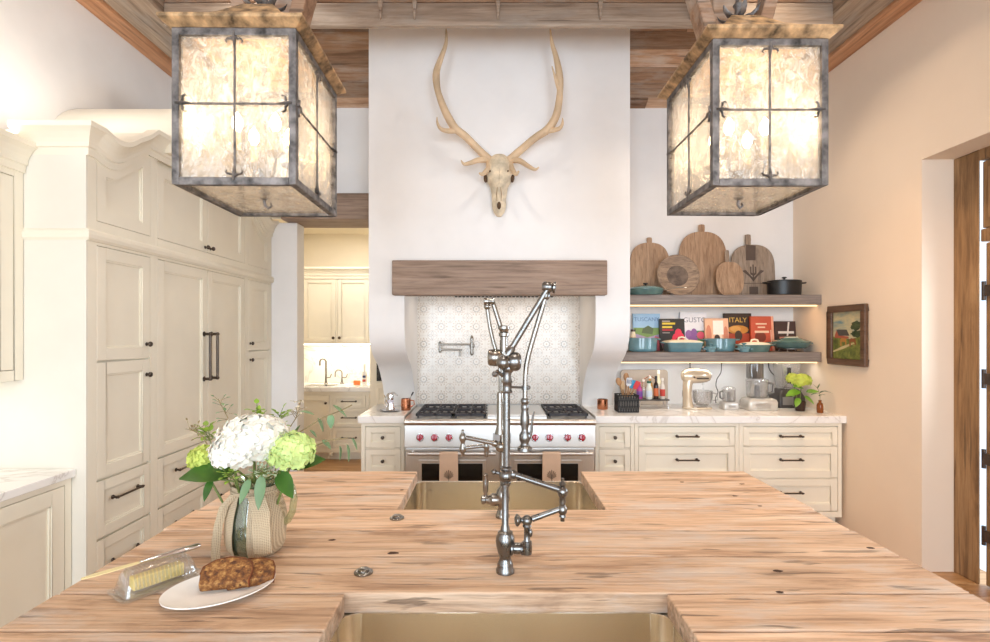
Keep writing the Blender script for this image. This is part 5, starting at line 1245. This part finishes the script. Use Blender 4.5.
book('white cookbook titled GUSTO with vegetables below', 681.5, 708, 312.5, YBk, PL('eef0f6'), ([PL('4f8a58'), PL('9a6aa8'), PL('d6556f'), PL('8f5fa0')], [(R_(.45, 1, .12, .52), 0), (bl(.3, .42, .14, .12), 1), (bl(.5, .46, .12, .12), 3), (bl(.75, .40, .15, .1), 2), (bl(.45, .3, .18, .1), 3)]), [('GUSTO', .55, .74, .066, PL('8890a4'))])
book('peach cookbook with a white label square', 706, 729.5, 318.5, 4.84, PL('e3b79a'), ([PL('f4f1ec'), PL('c9836a'), PL('3a2a26'), PL('f0dcc8')], [(bl(.15, .5, .12, .3), 1), (bl(.88, .4, .11, .36), 1), (bl(.6, .35, .12, .25), 3), (R_(.34, .78, .50, .93), 0), (bl(.5, .40, .12, .10), 2)]))
for q in (0,): pass
book('dark cookbook titled ITALY', 725.5, 753, 313.5, YBk, PL('3a2b26'), ([PL('c98a3a'), PL('b5492e'), PL('d9a65a'), PL('46352c')], [(bl(.5, .56, .38, .12), 0), (R_(.1, .9, .12, .46), 1), (bl(.4, .58, .2, .08), 2), (bl(.5, .4, .14, .14), 3)]), [('ITALY', .5, .76, .064, PL('e0b850'))])
book('orange red cookbook beside the ITALY book', 752, 775, 316.5, 4.84, PL('c2553c'), ([PL('e6cdb4'), PL('e0a48a'), PL('7c3524')], [(R_(.9, 1, 0, 1), 1), (bl(.4, .4, .25, .16), 2), (R_(.22, .7, .76, .80), 0), (R_(.3, .62, .66, .70), 0), (R_(.16, .78, .52, .58), 0), (R_(.85, .88, .15, .6), 0)]))
book('small dark brown cookbook closest to the corner', 776, 797, 321.5, YBk, PL('4a3530'), ([PL('e8e0d6'), PL('d6907f')], [([(.55, .5), (.62, .5), (.72, .98), (.64, .98)], 0), (R_(.15, .9, .58, .66), 0), (R_(.2, .8, .40, .47), 1)]))
# wine glass in front of the peach book
Y = 4.66; x = X_(720.5, Y); # its dark mark on the cover belongs to the book

# ================================================================== worktop contents
ZC = .92
# copper mugs and metal pitcher on the short worktop
def mug(label, px, Y, r, h, lid=False):
    x = X_(px, Y); t = thing('copper_mug', label, 'mug', (x, Y, ZC)); m = M(); m.lathe([(0, 0), (r * .95, 0), (r, .006), (r * 1.02, h * .5), (r * .98, h), (r * .9, h), (r * .92, .008), (0, .006)], (x, Y, ZC), n=24); m.build('mug_body', COPPER, t); return t, x
t, x = mug('copper mug with a spoon beside the range on the short worktop', 406, 4.56, .042, .10)
m = M(); m.tube([(x + .04, 4.56, ZC + .085), (x + .068, 4.56, ZC + .08), (x + .072, 4.56, ZC + .05), (x + .045, 4.56, ZC + .025)], .005, 8); m.build('handle', COPPER, t)
s = thing('spoon', 'dark handled spoon standing in the copper mug', 'spoon', (x, 4.56, ZC + .01)); m = M(); m.tube([(x - .02, 4.56, ZC + .02), (x + .052, 4.57, ZC + .135)], .004, 8); m.build('stem', SILVER, s); m = M(); m.tube([(x + .045, 4.569, ZC + .125), (x + .062, 4.572, ZC + .155)], [.006, .007], 8); m.build('grip', BLACK, s)
t = tag(M().lathe([(0, 0), (.044, 0), (.046, .004), (.046, .085), (.042, .088), (.040, .088), (.042, .01), (0, .008)], (X_(602.5, 4.62), 4.62, ZC), n=28).build('copper_canister', COPPER), 'small copper canister on the long worktop beside the range', 'canister')
Y = 4.50; x = X_(390.5, Y); t = thing('sugar_pourer', 'metal pourer with white body standing on a small tray', 'pourer', (x, Y, ZC + .006))
m = M(); m.lathe([(0, .006), (.036, .006), (.038, .02), (.028, .05), (.024, .09), (.03, .13), (.022, .155), (0, .16)], (x, Y, ZC), n=20); m.build('pourer_body', SILVER, t)
m = M(); m.tube([(x + .01, Y, ZC + .155), (x + .03, Y - .01, ZC + .158), (x + .062, Y - .02, ZC + .135)], [.008, .007, .006], 8); m.build('spout', SILVER, t)
m = M(); m.lathe([(.0245, .055), (.026, .07), (.0255, .09), (.0245, .10)], (x, Y, ZC), n=18); m.build('porcelain_band', plain('lilac_porcelain', '#d9d3df', .2), t)
m = M(); m.tube([(x - .02, Y, ZC + .15), (x - .04, Y, ZC + .12), (x - .045, Y, ZC + .07), (x - .03, Y, ZC + .03)], .005, 8); m.build('handle', SILVER, t)
tag(M().lathe([(0, 0), (.055, 0), (.085, .008), (.087, .011), (.055, .005), (0, .005)], (x - .005, Y, ZC), n=28, sy=.8).build('saucer_tray', SILVER), 'small oval metal tray on the short worktop', 'tray')
t = thing('brass_wand', 'thin brass wand leaning beside the metal pourer', 'utensil', (x - .055, Y + .06, ZC)); m = M(); m.tube([(x - .03, Y + .12, ZC + .003), (x - .085, Y + .15, ZC + .12)], [.005, .003], 8); m.build('stem', plain('brass', '#b49a62', .3, Metallic=1.0), t)

# utensil caddy
Y = 4.47; x0, x1 = X_(616.5, Y), X_(636.5, Y); cx = (x0 + x1) / 2; w = (x1 - x0) / 2; H = .145
t = thing('utensil_caddy', 'black woven metal utensil caddy at the hood end of the worktop', 'caddy', (cx, Y, ZC)); m = M()
m.box(cx - w, cx + w, Y - w * .8, Y + w * .8, ZC, ZC + .008)
for sx, sy, ax in ((0, -1, 0), (0, 1, 0), (-1, 0, 1), (1, 0, 1)):
    for k in range(9):
        q = -1 + 2 * k / 8
        for dlt in (-.25, .25):
            a = (q, 0); b = (max(-1, min(1, q + dlt)), H)
            if ax == 0: m.tube([(cx + w * a[0], Y + sy * w * .8, ZC + .004), (cx + w * b[0], Y + sy * w * .8, ZC + H)], .0032, 5)
            else: m.tube([(cx + sx * w, Y + w * .8 * a[0], ZC + .004), (cx + sx * w, Y + w * .8 * b[0], ZC + H)], .0032, 5)
for z in (.008, .05, .1, H): m.tube([(cx - w, Y - w * .8, ZC + z), (cx + w, Y - w * .8, ZC + z), (cx + w, Y + w * .8, ZC + z), (cx - w, Y + w * .8, ZC + z)], .0042, 6, closed=True)
m.build('basket', BLACK, t); m = M(); q = .008; m.box(cx - w + q, cx + w - q, Y - w * .8 + q, Y + w * .8 - q, ZC + .009, ZC + H - .02); m.build('liner', plain('dark_liner', '#6f6962', .7), t)
UT = [('wooden spoon', 'leaning out over the hood side', -.06, .0, .27, W_TINT, 'spoon'), ('pale wooden spatula', 'second from the hood side', -.035, .01, .24, plain('pale_beech', '#cfae86', .6), 'flat'), ('dark wooden spoon', 'standing tallest', -.002, .02, .31, W_TINT, 'spoon'),
      ('white slotted turner', 'with striped head', .012, -.01, .27, plain('white_silicone', '#e4e6ea', .4), 'flat'), ('blue silicone spatula', 'next to the red one', .04, .01, .25, plain('blue_silicone', '#3f9fc8', .4), 'flat'), ('red silicone spatula', 'leaning towards the bottles', .07, .0, .24, plain('red_silicone', '#d9454a', .4), 'flat')]
for i, (nm, lab, dx, dy, L, mt, kind) in enumerate(UT):
    b = Vector((cx + dx * .45, Y + dy, ZC + H - .018)); e = Vector((cx + dx * 1.25, Y + dy - .02, ZC + L)); d = (e - b).normalized()
    u = thing(nm.split()[-1] if nm.split()[-1] != 'turner' else 'slotted_turner', nm + ' ' + lab + ' in the black caddy', 'utensil', b, 'utensils in the black caddy')
    m = M(); m.tube([b, e - d * .05], .006, 8); m.build('stem', mt if kind == 'spoon' else W_TINT, u); m = M(); s = Vector((1, 0, 0)) - d * d.x
    if kind == 'spoon': m.ell(e - d * .015, (.024, .009, .036), 14, 8, xf=Matrix.Rotation(math.atan2(d.x, d.z), 3, 'Y'))
    else: m.loft([[e + d * a + s * (w_ * k1) + Vector((0, .004 * k2, 0)) for k1, k2 in ((-1, -1), (1, -1), (1, 1), (-1, 1))] for a, w_ in ((-.055, .009), (-.04, .022), (.01, .024), (.02, .02))], smooth=False)
    hd = m.build('head', mt, u)
    if 'slotted' in nm:
        m = M()
        for k in range(4): m.loft([[e + d * a + s * (-.018 + k * .011 + q) + Vector((0, yy2, 0)) for q, yy2 in ((0, -.0055), (.005, -.0055), (.005, -.0035), (0, -.0035))] for a in (-.03, .005)], smooth=False)
        m.build('slot', plain('navy_slot', '#3a4a6a', .5), hd)
# taupe board behind, bottle stand
Y = 4.90; x0, x1 = X_(621, Y), X_(668, Y); z1 = Z_(370, Y) - ZC; cx2, w2 = (x0 + x1) / 2, (x1 - x0) / 2; m = M()
fb = lambda u, v, d: (u, Y + .03 * v - d, ZC + .002 + v)
m.prism([(cx2 + a, z1 / 2 + b) for a, b, _ in rr(w2, z1 / 2, 0, .03, 5)], fb, -.012, .006); tag(m.build('serving_board', plain('taupe_board', '#bfae9c', .5), bev=.003), 'large taupe rounded board leaning behind the sauce bottles', 'board')
Y = 4.68; x0, x1 = X_(637, Y), X_(667, Y); zt = ZC + .085
t = thing('bottle_stand', 'low wire-legged stand carrying sauce bottles', 'stand', ((x0 + x1) / 2, Y, ZC)); m = M(); m.box(x0, x1, Y - .07, Y + .07, zt - .012, zt); m.build('deck', plain('dark_slate', '#4a443e', .5), t, bev=.002)
for sx in (x0 + .02, x1 - .025):
    for sy in (-1, 1): m = M(); s = 1 if sx > cx2 else -1; m.tube([(sx, Y + sy * .05, zt - .012), (sx + s * .012, Y + sy * .055, zt - .05), (sx + s * .02, Y + sy * .06, ZC + .004)], .004, 8); m.build('leg', SILVER, t)
m = M(); m.tube([(x0 + .05, Y + .062, zt), (x0 + .07, Y + .062, zt + .16), ((x0 + x1) / 2, Y + .062, zt + .20), (x1 - .07, Y + .062, zt + .16), (x1 - .05, Y + .062, zt)], .004, 8); m.build('hoop', COPPER, t)
def bottle(label, px, Y, h, r, body, cap, lab=None, z=None, neck=.4):
    x = X_(px, Y); z = z or zt; b = thing('sauce_bottle', label, 'bottle', (x, Y, z), 'bottles on the wire stand'); m = M(); n = r * neck
    m.lathe([(0, .001), (r * .95, .001), (r, .006), (r, h * .55), (r * .8, h * .66), (n, h * .74), (n, h * .9), (0, h * .9)], (x, Y, z), n=18); m.build('bottle_body', body, b)
    m = M(); m.lathe([(n * 1.2, h * .88), (n * 1.2, h), (0, h)], (x, Y, z), n=14); m.build('cap', cap, b)
    if lab: m = M(); m.lathe([(r * 1.01, h * .14), (r * 1.02, h * .15), (r * 1.02, h * .46), (r * 1.01, h * .47)], (x, Y, z), n=18); m.build('bottle_label', lab, b)
PLN = plain; wc = plain('white_cap', '#eeeae2', .4)
bottle('pink sauce bottle nearest the utensil caddy', 639.5, 4.655, .15, .026, plain('pink_sauce', '#b5478a', .2), plain('pink_cap', '#e08aa8', .4), plain('violet_label', '#7a4a9a', .6))
bottle('clear bottle with grey label second from the caddy', 643.5, 4.70, .17, .022, GLASSC, wc, plain('grey_label', '#c9c6bc', .6))
bottle('squat clear bottle with green top in the middle of the stand', 649, 4.64, .16, .028, plain('pale_sauce', '#d8dcd2', .3), plain('dark_green_cap', '#2f5a44', .4), plain('pale_blue_label', '#d4dfe8', .6), neck=.6)
bottle('amber oil bottle with white cap behind the green topped one', 650, 4.72, .20, .024, plain('amber_oil', '#c8913c', .2), wc, plain('yellow_label', '#e0c060', .6))
bottle('dark soy sauce bottle with black cap', 656, 4.64, .205, .021, plain('soy_sauce', '#24130e', .15), BLACK, plain('orange_label', '#c8683a', .6))
bottle('tall pale bottle with white top behind the soy sauce', 658.5, 4.71, .25, .024, plain('pale_vinegar', '#dcd2b4', .2), wc, plain('pale_label', '#ece6d8', .6))
bottle('chilli sauce bottle with red splashed label at the mixer end', 662.5, 4.65, .185, .022, plain('chilli_sauce', '#d8cfc4', .25), wc, plain('red_label', '#c23f33', .6))

# stand mixer
Y = 4.64; S = F / Y; bx = lambda px: X_(px, Y); bz = lambda py: ZC + (410.2 - py) / S
GOLD = plain('champagne_enamel', '#dccbb2', .16, var=.05, scale=4, Metallic=.35, Coat_Weight=.5)
t = thing('stand_mixer', 'champagne coloured stand mixer with glass bowl', 'mixer', (bx(697), Y, ZC))
m = M(); m.loft([[(bx(697) + a * .13, Y + b * .085, ZC + z) for a, b in [(math.cos(2 * PI * k / 24), math.sin(2 * PI * k / 24)) for k in range(24)]] for z in (.001, .012, .02)]); m.build('foot', GOLD, t, bev=.004)
m = M(); m.loft([[(bx(cx_) + a * wx, Y + b * .05, bz(py)) for a, b in [(math.cos(2 * PI * k / 20), math.sin(2 * PI * k / 20)) for k in range(20)]] for cx_, wx, py in ((688.5, .05, 409), (687.5, .04, 403), (687, .036, 395), (687.5, .04, 386), (689, .052, 381))]); m.build('column', GOLD, t)
m = M(); m.loft([[(bx(px), Y + math.cos(2 * PI * k / 20) * ry, bz(377.3) + math.sin(2 * PI * k / 20) * rz * 1.2) for k in range(20)] for px, ry, rz in ((681.5, .02, .015), (682.5, .045, .035), (686, .058, .05), (693, .064, .056), (700, .062, .054), (706, .055, .047), (709, .045, .038), (710, .03, .024))]); m.build('motor_head', GOLD, t)
m = M(); m.lathe([(.024, 0), (.024, .012), (.016, .018), (0, .019)], (bx(709.5), Y, bz(377)), (1, 0, 0), 16); m.build('attachment_hub', STEEL, t)
m = M(); m.lathe([(.011, -.03), (.011, 0), (.006, .002)], (bx(703), Y, bz(383)), n=12); m.tube([(bx(703), Y, bz(384)), (bx(703), Y, bz(389)), (bx(701), Y, bz(396)), (bx(703), Y, bz(402)), (bx(705), Y, bz(396)), (bx(703), Y, bz(389))], .004, 8); m.build('beater', STEEL, t)
m = M(); r = .084; m.lathe([(0, .024), (.035, .024), (.045, .028), (.076, .06), (r, .10), (r, .155), (r + .004, .157), (r - .002, .16), (r - .004, .155), (r - .005, .10), (.07, .062), (.04, .034), (0, .032)], (bx(702.5), Y, ZC), n=32); b = m.build('glass_bowl', GLASSP, t)
m = M(); m.tube([(bx(703.5) + r - .004, Y - .01, ZC + .14), (bx(703.5) + r + .035, Y - .01, ZC + .13), (bx(703.5) + r + .035, Y - .01, ZC + .08), (bx(703.5) + r - .01, Y - .01, ZC + .07)], .007, 8); m.build('bowl_handle', GLASSP, b)
m = M(); m.lathe([(.006, 0), (.008, .012), (.008, .02), (0, .021)], (bx(691), Y - .062, bz(378)), (0, -1, 0), 10); m.box(bx(694), bx(706), Y - .066, Y - .062, bz(380.2), bz(378.8)); m.build('control_lever', DARKM, t)
def cord(label, pts, r=.004):
    p = [Vector(q) for q in pts]; o = []
    for i in range(len(p) - 1):
        p0, p1, p2, p3 = p[max(i - 1, 0)], p[i], p[i + 1], p[min(i + 2, len(p) - 1)]
        for k in range(6): q = k / 6; o.append(.5 * ((2 * p1) + (p2 - p0) * q + (2 * p0 - 5 * p1 + 4 * p2 - p3) * q * q + (3 * p1 - p0 - 3 * p2 + p3) * q ** 3))
    o.append(p[-1]); c = thing('power_cord', label, 'cord', p[0]); m = M(); m.tube(o, r, 8); m.build('wire', BLACK, c); m = M(); m.lathe([(.008, 0), (.010, -.006), (.010, -.022), (.006, -.03)], p[0], n=10); m.build('plug', BLACK, c)
zs = 1.335
cord('grey power cord hanging from the shelf behind the stand mixer', [(X_(690, 4.86), 4.86, zs), P(690, 370, 4.86), P(689.5, 378, 4.86), P(684.5, 384, 4.86), P(682.5, 393, 4.86), P(683.5, 401, 4.84)])
cord('black power cord hanging from the shelf above the mini chopper', [(X_(721.5, 4.86), 4.86, zs), P(721, 372, 4.86), P(717, 379, 4.86), P(716, 386, 4.86), P(718, 392, 4.85), P(715.5, 398, 4.84), P(716, 403, 4.82)])
cord('black power cord hanging from the shelf to the blender', [(X_(768.5, 4.88), 4.88, zs), P(769, 368, 4.88), P(773, 374, 4.88), P(780, 378, 4.88), P(787, 380, 4.88)])
# mini chopper
Y = 4.62; t = thing('mini_chopper', 'small silver food chopper beside the stand mixer', 'chopper', (X_(729, Y), Y, ZC)); x = X_(729, Y); g = Y / F
m = M(); m.loft([[(x + a * q, Y + b * q, ZC + z) for a, b, _ in rr(.07, .06, 0, .018, 4)] for z, q in ((.001, .98), (.006, 1), (.055, .95), (.066, .85))]); m.build('base', plain('silver_plastic', '#cdcac4', .3, Metallic=.4), t)
m = M(); m.box(x - .03, x + .03, Y - .0605, Y - .058, ZC + .02, ZC + .04); m.build('button_strip', plain('grey_buttons', '#a9a6a0', .4), t)
m = M(); m.lathe([(.05, .066), (.054, .08), (.056, .165), (.052, .167), (.050, .08), (.046, .07)], (x - .002, Y, ZC), n=24); m.build('clear_bowl', GLASSP, t); m = M(); m.lathe([(.016, .07), (.016, .15), (0, .152)], (x - .002, Y, ZC), n=12); m.build('blade_hub', plain('grey_hub', '#6e6b68', .4), t)
m = M(); m.lathe([(.058, .166), (.058, .178), (.045, .192), (.02, .2), (0, .2)], (x - .002, Y, ZC), n=24); m.build('lid', GLASSP, t); m = M(); m.tube([(x - .055, Y, ZC + .16), (x - .08, Y, ZC + .15), (x - .078, Y, ZC + .1), (x - .055, Y, ZC + .09)], .007, 8); m.build('handle', plain('dark_handle', '#55514e', .4), t)
# food processor
Y = 4.60; x = X_(758.5, Y); t = thing('food_processor', 'large silver food processor with clear bowl and tall chute', 'food processor', (x, Y, ZC))
m = M(); m.loft([[(x + a * q, Y + b * q, ZC + z) for a, b, _ in rr(.128, .095, 0, .022, 5)] for z, q in ((.001, .96), (.008, .99), (.07, 1), (.092, .93), (.105, .72))]); m.build('base', plain('silver_enamel', '#d6d2ca', .25, Metallic=.35), t)
m = M(); m.box(x - .07, x + .06, Y - .097, Y - .094, ZC + .02, ZC + .065); m.build('control_panel', plain('silver_panel', '#bdb9b2', .3, Metallic=.6), t)
m = M(); bxx = x - .012; m.lathe([(.078, .105), (.088, .12), (.090, .245), (.085, .247), (.083, .12), (.07, .112)], (bxx, Y, ZC), n=30); b = m.build('clear_bowl', GLASSP, t)
m = M(); m.tube([(bxx + .088, Y - .01, ZC + .235), (bxx + .135, Y - .01, ZC + .225), (bxx + .135, Y - .01, ZC + .15), (bxx + .09, Y - .01, ZC + .14)], .012, 8); m.build('bowl_handle', plain('smoke_handle', '#807c78', .35), b)
m = M(); m.lathe([(.022, .108), (.022, .2), (.012, .215), (0, .216)], (bxx, Y, ZC), n=14); m.build('blade_hub', plain('steel_blue_hub', '#5d6a78', .3), t)
m = M(); m.lathe([(.092, .246), (.092, .262), (.07, .272), (0, .273)], (bxx, Y, ZC), n=30); l = m.build('lid', GLASSP, t)
m = M(); m.loft([[(bxx - .02 + a, Y + b, ZC + z) for a, b, _ in rr(.062, .045, 0, .02, 4)] for z in (.273, .402)]); m.build('feed_chute', glass('smoked_plastic', '#a8a6a4', .45, bodycol='#8c8a88'), l)
# blender
Y = 4.76; x = X_(786.5, Y); t = thing('blender', 'black blender with clear jug behind the green flowers', 'blender', (x, Y, ZC))
m = M(); m.loft([[(x + a * q, Y + b * q, ZC + z) for a, b, _ in rr(.125, .1, 0, .025, 4)] for z, q in ((.001, .97), (.01, 1), (.10, .97), (.15, .74), (.165, .62))]); m.build('base', plain('charcoal_plastic', '#3b3532', .4), t)
m = M(); m.box(x + .0, x + .006, Y - .101, Y - .098, ZC + .02, ZC + .12); m.box(x - .09, x - .0, Y - .1015, Y - .099, ZC + .03, ZC + .10); m.build('control_panel', plain('grey_trim', '#8a8580', .4), t)
m = M(); m.loft([[(x + a * q, Y + b * q, ZC + z) for a, b, _ in rr(.088, .085, 0, .02, 4)] for z, q in ((.166, .72), (.18, .78), (.40, 1.0), (.40, .96), (.185, .73), (.175, .6))]); m.build('jug', GLASSP, t)
m = M(); m.box(x - .04, x - .01, Y - .09, Y - .08, ZC + .22, ZC + .36); m.build('jug_handle', plain('black_grip', '#2c2826', .4), t)
# green flowers in a dark pot and amber bottle
Y = 4.52; x = X_(800, Y); t = thing('flower_pot', 'small dark glass pot holding green flowers', 'vase', (x, Y, ZC)); m = M(); m.lathe([(0, 0), (.036, 0), (.04, .006), (.046, .08), (.042, .08), (.036, .01), (0, .008)], (x, Y, ZC), n=24); m.build('pot_body', plain('dark_glass_pot', '#3a2620', .12), t)
m = M(); m.lathe([(.0365, .05), (.04, .07), (0, .072)], (x, Y, ZC), n=18); m.build('soil', plain('dark_soil', '#2c211a', .9), t)
YF2 = Y - .03
sl = [(P(800, 391, YF2), (-1, -.3, -.1), .14, .075, .25), (P(803, 388, YF2), (-.7, -.3, .25), .11, .06, .2), (P(806, 392, YF2), (.9, -.3, .2), .10, .055, .2), (P(804, 396, YF2), (.7, -.4, -.5), .10, .05, .2), (P(799, 398, YF2), (-.5, -.5, -.5), .10, .05, .2), (P(795, 396, YF2), (-.9, .1, .3), .07, .04, .2)]
def lime(label, px, py, r, n, lv2):
    c = P(px, py, YF2); t = hydrangea(label, c, r, n, .022, plain('chartreuse_petal', '#ccd95a', .6, var=.12, scale=25), (x + (c[0] - x) * .2, Y, ZC + .074))
    for (p, d, L, W, cu) in lv2: m = M(); m.leaf(p, d, L, W, curl=cu, up=(0, -.6, 1)); m.build('leaf', plain('bright_leaf', '#7fae36', .4, var=.15), t)
lime('bigger chartreuse flower head in the dark pot', 801.5, 380.5, (.075, .06, .055), 55, sl[:3])
lime('smaller chartreuse flower head leaning out of the dark pot', 792.5, 378.5, (.045, .04, .04), 30, sl[3:])
Y = 4.40; x = X_(820, Y); t = thing('amber_bottle', 'small amber glass bottle on the worktop end', 'vase', (x, Y, ZC)); m = M(); m.lathe([(0, 0), (.023, 0), (.0255, .005), (.0255, .065), (.019, .08), (.012, .086), (.012, .104), (.014, .106), (.0095, .106), (.0095, .088), (.021, .066), (.021, .008), (0, .006)], (x, Y, ZC), n=22); m.build('bottle_body', plain('amber_glass', '#9a5420', .1, Transmission_Weight=.35), t)
b0 = (x, Y, ZC + .02)
sprig('leaf_sprig', 'dark leafy sprig standing in the amber bottle', b0, [(x, Y, ZC + .10), P(820, 395, Y), P(817, 386, Y)],
      [(P(820, 392, Y), (.8, -.3, .5), .075, .035, .7), (P(819, 394, Y), (-.8, -.2, .2), .08, .035, .3), (P(818, 389, Y), (-.5, .2, .8), .05, .022, .2), (P(819, 396, Y), (.2, -.5, .5), .05, .03, .5), (P(818, 388, Y), (.3, 0, 1), .04, .018, .1), (P(820, 393, Y), (.9, .1, .8), .06, .024, .5)], plain('olive_leaf', '#4f6a34', .45, var=.2), TWIG)
# ================================================================== light
def area(name, loc, rot, sx, sy, e, col, spread=180):
    l = bpy.data.lights.new(name, 'AREA'); l.shape = 'RECTANGLE'; l.size, l.size_y = sx, sy; l.energy = e; l.color = col; l.spread = math.radians(spread)
    o = bpy.data.objects.new(name, l); COL.objects.link(o); o.location = loc; o.rotation_euler = rot; return o
def point(name, loc, e, col, r=.03):
    l = bpy.data.lights.new(name, 'POINT'); l.energy = e; l.color = col; l.shadow_soft_size = r; o = bpy.data.objects.new(name, l); COL.objects.link(o); o.location = loc; return o
def spot(name, loc, tgt, e, col, ang=80, blend=.6, r=.06):
    l = bpy.data.lights.new(name, 'SPOT'); l.energy = e; l.color = col; l.spot_size = math.radians(ang); l.spot_blend = blend; l.shadow_soft_size = r
    o = bpy.data.objects.new(name, l); COL.objects.link(o); o.location = loc; o.rotation_euler = (Vector(tgt) - Vector(loc)).to_track_quat('-Z', 'Y').to_euler(); return o
WARM, MILD, DAY = (1, .62, .33), (1, .92, .83), (.74, .87, 1)
# daylight through the two windows behind the viewer, and the sky outside the antique door
for x in (-1.275, 1.475): area('window_daylight', (x, YR - .04, 1.8), (PI / 2, 0, 0), 1.75, 2.9, 165, DAY)
area('door_daylight', (DX + .5, 2.5, 1.5), (0, PI / 2, 0), 2.2, 1.4, 170, DAY)
w = bpy.data.worlds.new('sky'); SC.world = w; w.use_nodes = True; bg = w.node_tree.nodes['Background']; bg.inputs[0].default_value = (.72, .86, 1, 1); bg.inputs[1].default_value = 1.6
# the bulbs of both lanterns
for L in (LL, LR):
    for k in range(4):
        a = PI / 4 + k * PI / 2; point('lantern_bulb', (L[0] + .105 * math.cos(a), L[1] + .105 * math.sin(a), L[2] + .372), 1.2, (1, .86, .68), .03)
# recessed ceiling lamps
for x, y, e in ((-1.6, 3.6, 45), (-1.5, 1.6, 26), (1.9, 3.3, 60), (1.8, 1.7, 60), (.08, 2.9, 38), (.1, .7, 105), (2.0, 4.0, 35)):
    spot('ceiling_lamp', (x, y, 3.95 if y > 3.8 else 4.3), (x, y + .15, 0), e * 1.0, MILD if x < 1.5 else (1, .8, .6), 110, .8, .08)
# added warm spots without fixtures, lightening the lower right wall
spot('added_wall_spot', (1.5, 3.0, 3.6), (2.87, 3.75, .9), 72, WARM, 62, .9, .08); spot('added_wall_spot', (1.5, 1.9, 3.6), (2.87, 2.9, 1.0), 46, WARM, 62, .9, .08)
for y in (3.0, 4.4): area('added_uplight', (-2.35, y, 2.75 if y > 4 else 2.72), (PI, 0, 0), .2, .3, 4, MILD)  # unseen uplights added to brighten the ceiling and left wall
# strips under the shelves, hood lamps, scullery lamps, strip under the near wall cabinet
area('shelf_strip_light', (2.0, 4.63, 1.832), (0, 0, 0), 1.6, .02, 2.5, WARM); area('shelf_strip_light', (2.0, 4.63, 1.335), (0, 0, 0), 1.6, .02, 3, MILD)
area('hood_lamp', (.08, 4.6, 1.95), (0, 0, 0), 1.2, .2, 2.0, (1, .78, .55))
area('scullery_lamp', (-1.8, 6.2, 2.93), (0, 0, 0), .8, .6, 16, MILD); area('scullery_strip_light', (-2.0, 6.97, 1.435), (0, 0, 0), .9, .04, 4, (1, .9, .75))
area('side_counter_strip', (-2.58, 2.0, 1.345), (0, 0, 0), .2, 1.2, 1.2, MILD)
area('cabinet_top_lamp', (-2.5, 2.0, 2.58), (PI, 0, 0), .3, 2.4, 14, (1, .86, .7))

SC.view_settings.view_transform = 'Standard'; SC.view_settings.look = 'None'; SC.view_settings.gamma = 1; SC.view_settings.exposure = 0.02
try: SC.view_settings.use_curve_mapping = False
except Exception: pass
c = SC.cycles; c.use_denoising = True; c.max_bounces = 10; c.diffuse_bounces = 5; c.glossy_bounces = 4; c.transparent_max_bounces = 16; c.sample_clamp_indirect = 4; c.caustics_reflective = False; c.caustics_refractive = False
try: c.denoiser = 'OPENIMAGEDENOISE'
except Exception: pass
